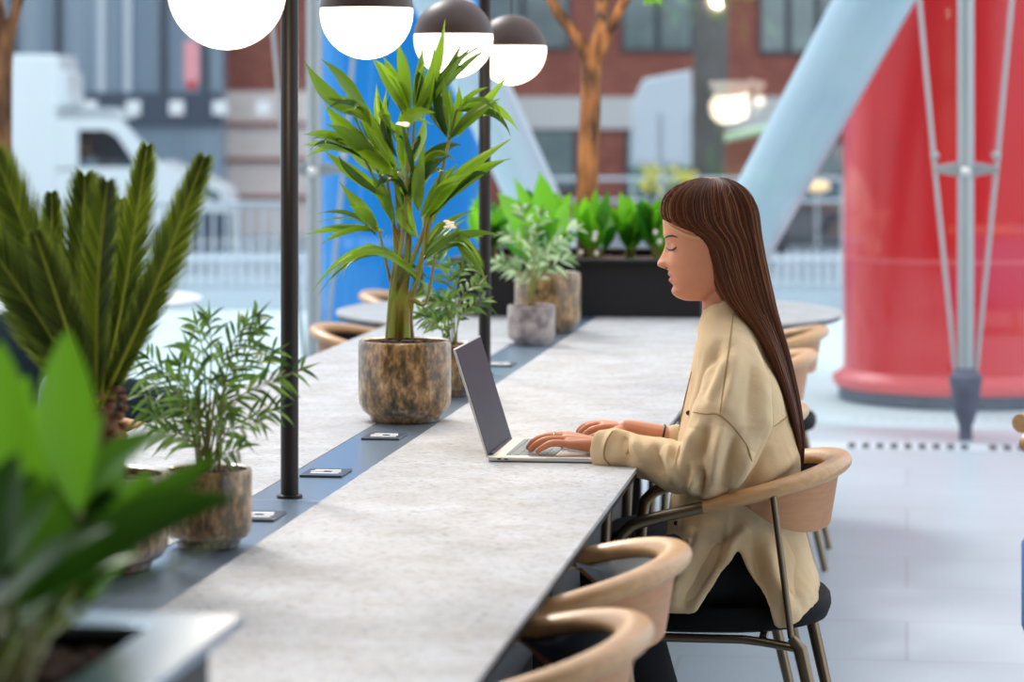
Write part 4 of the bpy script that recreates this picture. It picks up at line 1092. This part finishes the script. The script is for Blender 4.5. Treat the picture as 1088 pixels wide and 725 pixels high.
nse = np.array([.0045 * noise.noise(Vector((c[0] * 16 + 3, c[1] * 16, c[2] * 8))) + .0018 * noise.noise(Vector((c[0] * 45, c[1] * 45, c[2] * 22))) for c in co])
# puckered hem
hemz = np.exp(-((PY - 590) / 60) ** 2) * 0
co += no * (disp + nse)[:, None]
shme.vertices.foreach_set('co', co.astype('f').ravel()); shme.update()
shme.materials.clear(); shme.materials.append(M['shirt'])
for p in shme.polygons: p.use_smooth = True
shirt = bpy.data.objects.new('shirt', shme); C.objects.link(shirt); shirt.parent = woman; shirt.location = -Vector(woman.location)
sm_ = shirt.modifiers.new('s', 'SMOOTH'); sm_.iterations = 2; sm_.factor = .5
sb = caster(shme)
for pl in ([(779, 334), (776, 360), (771, 395), (765, 440)], [(736, 438), (750, 440), (764, 441), (780, 455), (794, 474)], [(839, 441), (820, 455), (800, 468), (792, 474)],
           [(794, 474), (800, 492), (812, 505)], [(735, 395), (728, 425), (722, 455), (717, 480)], [(651, 458), (644, 470), (642, 486), (650, 496)]):
    line_on(sb, pl, 0.0022, M['shirtseam'], 'stitching', lift=.0002, dens=10)
hp = []
for k in range(60):
    w = math.radians(200 + 150 * k / 59)
    ww = [w]
for (px, py) in ((732, 439), (719, 556), (721, 595)):
    h = proj(sb, px, py, .001)
    if h: MB().ball(h, .0052, 8, (1, .45, 1)).build('button', M['button'], woman)

# trousers --------------------------------------------------------
tr = []
tr.append(MB().rings(slices([(545, 735, 838, .150), (600, 738, 845, .165), (632, 742, 850, .18), (645, 752, 846, .17)])))
for s in (-1, 1):
    y = .09 * s
    a = W(812, 612, y); k = W(650, 614, y + s * .02); an = P(720, 818, TW + y)
    tr.append(T([a, (a + k) / 2 + Vector((0, 0, .008)), k], [.086, .082, .066], 24)); tr.append(T([k, k.lerp(an, .35), an], [.067, .064, .048], 24))
trme = remesh(tr, .006, 4, .6); trme.materials.clear(); trme.materials.append(M['trousers'])
tro = bpy.data.objects.new('trousers', trme); C.objects.link(tro); tro.parent = woman; tro.location = -Vector(woman.location)
for s in (-1, 1):
    an = P(722, 832, TW + .09 * s); toe = P(666, 860, TW + .09 * s)
    m = T([an + Vector((.02, 0, -.01)), an.lerp(toe, .5) + Vector((0, 0, -.015)), toe], [.05, .046, .034], 20, flat=(.8, 1)); m.build('shoe', M['dark'], woman)

# hair --------------------------------------------------------------
HT = smooth_table([(188.5, 748, 764, .012), (190.5, 738, 774, .034), (196, 723, 785, .058), (204, 711, 794, .074), (213, 704.5, 800, .083), (222, 703, 804, .088), (232, 705, 806, .090), (241, 715, 807, .091), (250, 731, 808, .0915), (262, 742, 810, .092), (278, 747.5, 813, .092), (296, 754, 817, .091), (314, 763, 821, .088), (332, 779, 825, .087), (350, 797, 830, .092), (370, 811, 836, .098), (400, 826, 843, .098), (430, 837, 849, .088), (460, 845, 853, .070), (485, 847, 853, .045), (500, 848, 851, .018)], 2)
n = 64
def hair_pt(py, w, off):
    f, b, hw = lerp_table(HT, py); a = P(f, py, TW); c = P(b, py, TW); m = (a + c) / 2; L = abs(c.x - a.x) / 2 + off; hw = hw + off
    return Vector((m.x - L * math.copysign(abs(math.cos(w)) ** .9, math.cos(w)), m.y + hw * math.copysign(abs(math.sin(w)) ** .9, math.sin(w)), m.z))
rs = [[hair_pt(py, 2 * PI * j / n, -.003) for j in range(n)] for (py, _, _, _) in HT]
hm = MB().rings(rs)
for k in range(1700):
    w = 2 * PI * R.random(); off = R.uniform(-.0005, .0022)
    s0 = 189 + abs(R.gauss(0, 4)); s1 = 500 - abs(R.gauss(0, 16)) if abs(math.sin(w)) < 2 else 480
    r0 = R.uniform(.0006, .0015); pts = []; rad = []; ph = R.uniform(0, 6)
    N = 40
    for i in range(N):
        u = i / (N - 1); py = s0 + (s1 - s0) * u ** 1.15
        pts.append(hair_pt(py, w + .022 * math.sin(ph + u * 4) + .006 * math.sin(ph * 2 + u * 9), off + .001 * math.sin(ph + 8 * u)))
        rad.append(r0 * (.6 + .4 * math.sin(PI * min(1, u * 1.5 + .1))) * (1 - .75 * max(0, (u - .75) / .25)))
    hm.tube(pts, rad, 4)
for k in range(26):   # stray flyaway hairs
    w = 2 * PI * R.random(); py0 = R.uniform(189, 198); pts = []
    for i in range(10):
        u = i / 9; pts.append(hair_pt(py0 + u * R.uniform(10, 14) * (1 + u), w + u * .4, .001 + .006 * math.sin(PI * u)))
    hm.tube(pts, .00035, 4)
hm.build('hair', M['hair'], woman, fix=False)
hb = MB()
for k in range(5):
    ps = []
    for q in bez([Vector((710 + k * .5, 238 + k * .8, 0)), Vector((720, 243.5 + k * .6, 0)), Vector((731, 249 + k * .6, 0)), Vector((744, 252.5 + k * .5, 0))], 5):
        h = proj(bb_, q.x, q.y, .004)
        if h: ps.append(h)
    if len(ps) > 2: hb.tube(ps, .0009, 5)
if hb.v: hb.build('blond_strand', M['blond'], woman)

# ------------------------------------------------------------------ street beyond the glass
def railing(px0, px1, t, ztop, zbot, sp, m, label, bar=.02, rails=(1,)):
    a = P(px0, HOR, t); b = P(px1, HOR, t); a.z = b.z = 0
    o = thing('railing', (a.x, a.y, zbot), label, 'railing')
    n = int((b - a).length / sp); mb = MB(); d = (b - a) / n
    for k in range(n + 1):
        p = a + d * k; mb.box((p.x - bar / 2, p.y - .01, zbot), (p.x + bar / 2, p.y + .01, ztop))
    mb.build('bars', m, o, smooth=False)
    for z in rails:
        MB().tube([Vector((a.x, a.y, z)), Vector((b.x, b.y, z))], .022, 10).build('rail', m, o)
    return o
railing(-60, 305, 25.0, .655, -.1, .105, M['rail2'], 'tall pale railing along the street at the left', .022, (.655, .2))
railing(-60, 1120, 24.2, .28, -.005, .085, M['rail'], 'low white picket fence running along the kerb', .05, (.22,))
railing(560, 895, 33, .68, -.9, .9, M['rail2'], 'slim white street rail in front of the brick building', .03, (.68, .43))

# white van
tv = 42
def V(px, py, dt=0): return P(px, py, tv + dt)
van = thing('delivery_van', Vector((V(100, 290).x, V(100, 290).y, -.9)), 'white box van driving right beyond the railing', 'van')
dpt = Vector((SA, CA, 0)) * 1.9; dpt = Vector((-SA, CA, 0)) * 1.9
MB().prism([V(-150, 58), V(62, 58), V(62, 262), V(-150, 262)], dpt).build('cargo_box', M['truck'], van, smooth=False, bevel=.06)
MB().prism([V(56, 72, .1), V(70, 76, .1), V(71, 112, .1), V(56, 112, .1)], dpt * .9).build('roof_fairing', M['truck'], van, smooth=False, bevel=.06)
cabm = MB()
thin = dpt * .06
cabm.prism([V(60, 113), V(83, 114), V(83, 182), V(60, 182)], thin); cabm.prism([V(82, 113.5), V(110, 115), V(128, 126), V(124, 144), V(112, 138), V(82, 138)], thin)
cabm.prism([V(128, 126), V(168, 172), V(150, 182), V(124, 144)], thin)
cabm.prism([V(60, 113), V(110, 115), V(128, 126), V(112, 126), V(60, 126)], dpt)
cabm.prism([V(60, 178), V(160, 178), V(168, 172), V(208, 188), V(236, 202), V(242, 222), V(242, 272), V(60, 272)], dpt)
cabm.build('cab', M['truck'], van, smooth=False)
MB().prism([V(62, 124, 1.2), V(125, 126, 1.2), V(160, 180, 1.2), V(62, 180, 1.2)], dpt * .05).build('cabin_lining', M['vanwin'], van, smooth=False)
MB().prism([V(83, 138, .03), V(112, 138, .03), V(124, 144, .03), V(149, 180, .03), V(83, 180, .03)], dpt * .005).build('side_window', glass_mat('van_side_glass', (.55, .66, .72), .12), van, smooth=False)
MB().prism([V(196, 224, -.03), V(244, 226, -.03), V(246, 270, -.03), V(196, 272, -.03)], dpt * .04).build('bumper', M['band'], van, smooth=False)
MB().prism([V(212, 196, -.04), V(232, 204, -.04), V(236, 216, -.04), V(216, 210, -.04)], dpt * .04).build('headlight', M['winglass'], van, smooth=False)
for px in (182, 20, -90):
    c = V(px, 264, -.02); MB().tube([c, c + dpt.normalized() * .25], .36, 28).build('wheel', M['tyre'], van)
drv = thing('person', V(86, 190, .3), 'blurred van driver in a pale top seen through the cab window', 'person')
pt = [T([V(92, 195, .5), V(90, 172, .5), V(88, 160, .5)], [.2, .17, .08], 16), MB().ball(V(88, 151, .5), .12, 12, (.9, .8, 1.15)), T([V(95, 172, .45), V(110, 178, .45), V(122, 174, .45)], [.06, .05, .04], 10)]
dm = remesh(pt, .02, 3); dm.materials.clear(); dm.materials.append(M['skin']); do = bpy.data.objects.new('body', dm); C.objects.link(do); do.parent = drv; do.location = -Vector(drv.location)
MB().tube([V(93, 190, .5), V(90.5, 174, .5), V(88, 161, .5)], [.22, .19, .09], 16).build('shirt', M['white'], drv)
MB().ball(V(87, 148.5, .5), .127, 10, (.95, .85, .95)).build('hair', M['dark'], drv)

# buildings
tbld = 56
def BX(px0, py0, px1, py1, t, m, name, parent, thick=.1):
    a, b, c, d = P(px0, py1, t), P(px1, py1, t), P(px1, py0, t), P(px0, py0, t)
    return MB().prism([a, b, c, d], Vector((-SA, CA, 0)) * thick).build(name, m, parent, smooth=False)
def window(px0, py0, px1, py1, t, parent, cols=2, name='window'):
    f = BX(px0, py0, px1, py1, t - .06, M['winframe'], name, parent, .06)
    w = (px1 - px0) / cols
    for k in range(cols):
        BX(px0 + k * w + 3.5, py0 + 4, px0 + (k + 1) * w - 3.5, py1 - 4, t - .1, M['winglass'], 'pane', f, .03)
    return f
b1 = thing('brick_building', P(720, 170, tbld), 'red brick building across the street with dark framed windows', 'building')
MB().prism([P(500, 172, tbld), P(1500, 172, tbld), P(1500, -700, tbld), P(500, -700, tbld)], Vector((-SA, CA, 0)) * .9).build('wall', M['brick'], b1, smooth=False)
MB().prism([P(470, 260, tbld + .02), P(1500, 260, tbld + .02), P(1500, 172, tbld + .02), P(470, 172, tbld + .02)], Vector((-SA, CA, 0)) * .9).build('lower_wall', M['brick'], b1, smooth=False)
BX(470, 103, 1300, 137, tbld - .12, M['stoneband'], 'stone_band', b1, .12)
window(660, -60, 737, 56, tbld, b1); window(806, -60, 900, 58, tbld, b1, 3); window(505, -60, 606, 54, tbld, b1)
window(553, 136, 612, 205, tbld, b1, 1); window(664, 138, 735, 215, tbld, b1, 1); window(830, 150, 900, 230, tbld, b1, 2)
b2 = thing('clad_building', P(100, 170, tbld - 2), 'blue grey clad building behind the white van', 'building')
MB().prism([P(-500, 260, tbld - 2), P(236, 260, tbld - 2), P(236, -700, tbld - 2), P(-500, -700, tbld - 2)], Vector((-SA, CA, 0)) * .9).build('wall', M['cladding'], b2, smooth=False)
BX(-300, 98, 236, 134, tbld - 2.1, M['band'], 'dark_band', b2, .1)
for k in range(-2, 5): BX(42 + 46 * k + 46, 107, 57 + 46 * k + 46, 122, tbld - 2.2, M['white'], 'square_lamp', b2, .1)
for x in (10, 58, 104, 132, 170, 214):
    BX(x, -300, x + 7, 98, tbld - 2.1, M['winframe'] if x % 4 else M['rail2'], 'mullion', b2, .1)
b3 = thing('striped_building', P(300, 170, tbld - 1), 'brick and cream striped building between the van and the blue column', 'building')
MB().prism([P(239, 97, tbld - 1), P(490, 97, tbld - 1), P(490, -700, tbld - 1), P(239, -700, tbld - 1)], Vector((-SA, CA, 0)) * .9).build('brick_wall', M['brick'], b3, smooth=False)
MB().prism([P(239, 270, tbld - 1), P(490, 270, tbld - 1), P(490, 97, tbld - 1), P(239, 97, tbld - 1)], Vector((-SA, CA, 0)) * .9).build('cream_wall', M['brickpale'], b3, smooth=False)
for y in (130, 168, 208): BX(236, y, 500, y + 4, tbld - 1.1, M['brick'], 'brick_course', b3, .1)
bn = thing('banner', P(204, 70, 38), 'narrow pink hanging banner with a red foot below the nearest globe lamp', 'banner')
BX(196, 44, 211, 88, 38, M['pink'], 'cloth', bn, .08); BX(199, 86, 208, 95, 38, M['redm'], 'weight', bn, .08)
MB().tube([P(203.5, 44, 38.04), P(203.5, -120, 38.04)], .02, 6).build('cord', M['steel'], bn)
# street furniture
st_ = thing('street_tree', Vector((P(753, 300, 36).x, P(753, 300, 36).y, -.9)), 'thick grey street tree trunk before the brick building', 'tree')
MB().tube(bez([Vector((P(753, 300, 36).x, P(753, 300, 36).y, -.9)), P(752, 150, 36), P(755, 60, 36), P(752, -200, 36)], 8), [.23, .22] + [.21] * 23, 20).build('trunk', M['trunk'], st_)
sg = thing('street_sign', Vector((P(700, 300, 35).x, P(700, 300, 35).y, -.9)), 'large pale grey signboard with rounded top left of the street tree', 'sign')
MB().prism([P(670, 178, 35), P(672, 110, 35), P(684, 84, 35), P(735, 74, 35), P(735, 178, 35)], Vector((-SA, CA, 0)) * .2).build('panel', M['sign'], sg, smooth=False, bevel=.04)
BX(676, 120, 699, 172, 34.95, M['rail2'], 'notice', sg, .05); BX(704, 120, 728, 172, 34.95, M['rail2'], 'notice', sg, .05)
MB().tube([Vector((P(703, 300, 35.1).x, P(703, 300, 35.1).y, -.9)), P(703, 170, 35.1)], .05, 12).build('post', M['steel'], sg)
gb = thing('light_streak', P(800, 140, 38), 'pale green slanted bar standing in for a streak of light before the brick building', 'light streak')  # bar and post stand in for a greenish diagonal streak of light
MB().tube([P(764, 148, 40), P(860, 127, 40)], .06, 10).build('arm', M['greenstreak'], gb)
MB().tube([P(858, 128, 40), Vector((P(858, 128, 40).x, P(858, 128, 40).y, -.9))], .08, 10).build('post', M['steel'], gb)
for k, x in enumerate((692, 726)):
    o = thing('flower_bush', Vector((P(x, 190, 31).x, P(x, 190, 31).y, -.9)), '%s yellow flower bush beyond the far planter' % ('left' if k == 0 else 'right'), 'plant', 'yellow street bushes')
    m = MB(); c = P(x, 190, 31)
    for _ in range(26): m.ball(c + Vector((R.gauss(0, .07), R.uniform(-.08, .08), R.gauss(0, .09))), .03, 4)
    m.build('blossoms_glints', M['yellow'], o)
    mm = MB(); mm.tube([Vector((c.x, c.y, -.9)), c], [.04, .03], 8); mm.build('stem', M['trunk'], o)
car = thing('car', Vector((P(860, 270, 37).x, P(860, 270, 37).y, -.9)), 'dark parked car seen between the strut and the red column', 'car')
MB().prism([P(780, 262, 37), P(782, 228, 37), P(800, 218, 37), P(826, 190, 37), P(900, 188, 37), P(935, 216, 37), P(960, 224, 37), P(962, 262, 37)], Vector((-SA, CA, 0)) * 1.6).build('body', M['car'], car, smooth=False, bevel=.08)
MB().prism([P(812, 214, 36.97), P(830, 196, 36.97), P(896, 194, 36.97), P(920, 214, 36.97)], Vector((-SA, CA, 0)) * .02).build('side_window', M['vanwin'], car, smooth=False)
for x in (812, 930):
    c = P(x, 262, 36.95); MB().tube([c, c + Vector((-SA, CA, 0)) * .2], .3, 24).build('wheel', M['tyre'], car)
c2 = thing('headlight_glow', P(868, 199, 33.5), 'small warm glow standing in for the car headlights left of the red column', 'lamp')  # glow of the car's headlights, built as a ball on an added pole
c = P(868, 198, 33.5); MB().ball(c, .09, 12, (1.7, 1, .8)).build('globe', M['warm'], c2); MB().tube([c, Vector((c.x, c.y, -.9))], .02, 8).build('pole', M['steel'], c2)

# ------------------------------------------------------------------ light
w = bpy.data.worlds.new('world'); bpy.context.scene.world = w; w.use_nodes = True; nt = w.node_tree
bg = nt.nodes['Background']; tc = nt.nodes.new('ShaderNodeTexCoord'); sx = nt.nodes.new('ShaderNodeSeparateXYZ')
nt.links.new(tc.outputs['Generated'], sx.inputs[0])
cr = nt.nodes.new('ShaderNodeValToRGB'); e = cr.color_ramp.elements
e[0].position = 0; e[0].color = (1.8, 1.8, 1.85, 1); e[1].position = 1; e[1].color = (1.15, 1.25, 1.35, 1)
x = e.new(.35); x.color = (1.2, 1.24, 1.3, 1); x = e.new(.62); x.color = (1.0, 1.07, 1.16, 1)
mr = nt.nodes.new('ShaderNodeMapRange'); mr.inputs['From Min'].default_value = -1; mr.inputs['From Max'].default_value = 1
ad = nt.nodes.new('ShaderNodeMath'); ad.operation = 'MULTIPLY_ADD'; ad.inputs[1].default_value = .55
nt.links.new(sx.outputs['Z'], ad.inputs[0]); nt.links.new(sx.outputs['Y'], ad.inputs[2])
nt.links.new(ad.outputs[0], mr.inputs['Value']); nt.links.new(mr.outputs[0], cr.inputs[0]); nt.links.new(cr.outputs[0], bg.inputs['Color'])
bg.inputs['Strength'].default_value = 1.1
S = bpy.data.lights.new('sun', 'SUN'); S.energy = 2.0; S.angle = math.radians(14); S.color = (1, .97, .92)
so = bpy.data.objects.new('sun', S); C.objects.link(so); so.rotation_euler = Vector((.55, -.75, -.85)).to_track_quat('-Z', 'Y').to_euler()

# ------------------------------------------------------------------ camera
cam = bpy.data.cameras.new('camera'); co_ = bpy.data.objects.new('camera', cam); C.objects.link(co_)
co_.location = (0, 0, H); co_.rotation_euler = (PI / 2, 0, YAW)
cam.sensor_width = 36; cam.lens = F / 1088 * 36; cam.shift_y = -(362.5 - HOR) / 1088; cam.clip_end = 300
cam.dof.use_dof = True; cam.dof.focus_distance = 5.95; cam.dof.aperture_fstop = 3.8
sc = bpy.context.scene; sc.camera = co_
sc.view_settings.view_transform = 'Standard'; sc.view_settings.look = 'None'; sc.view_settings.gamma = 1; sc.view_settings.exposure = 0.3
sc.cycles.use_denoising = True
sc.cycles.max_bounces = 8; sc.cycles.transparent_max_bounces = 12
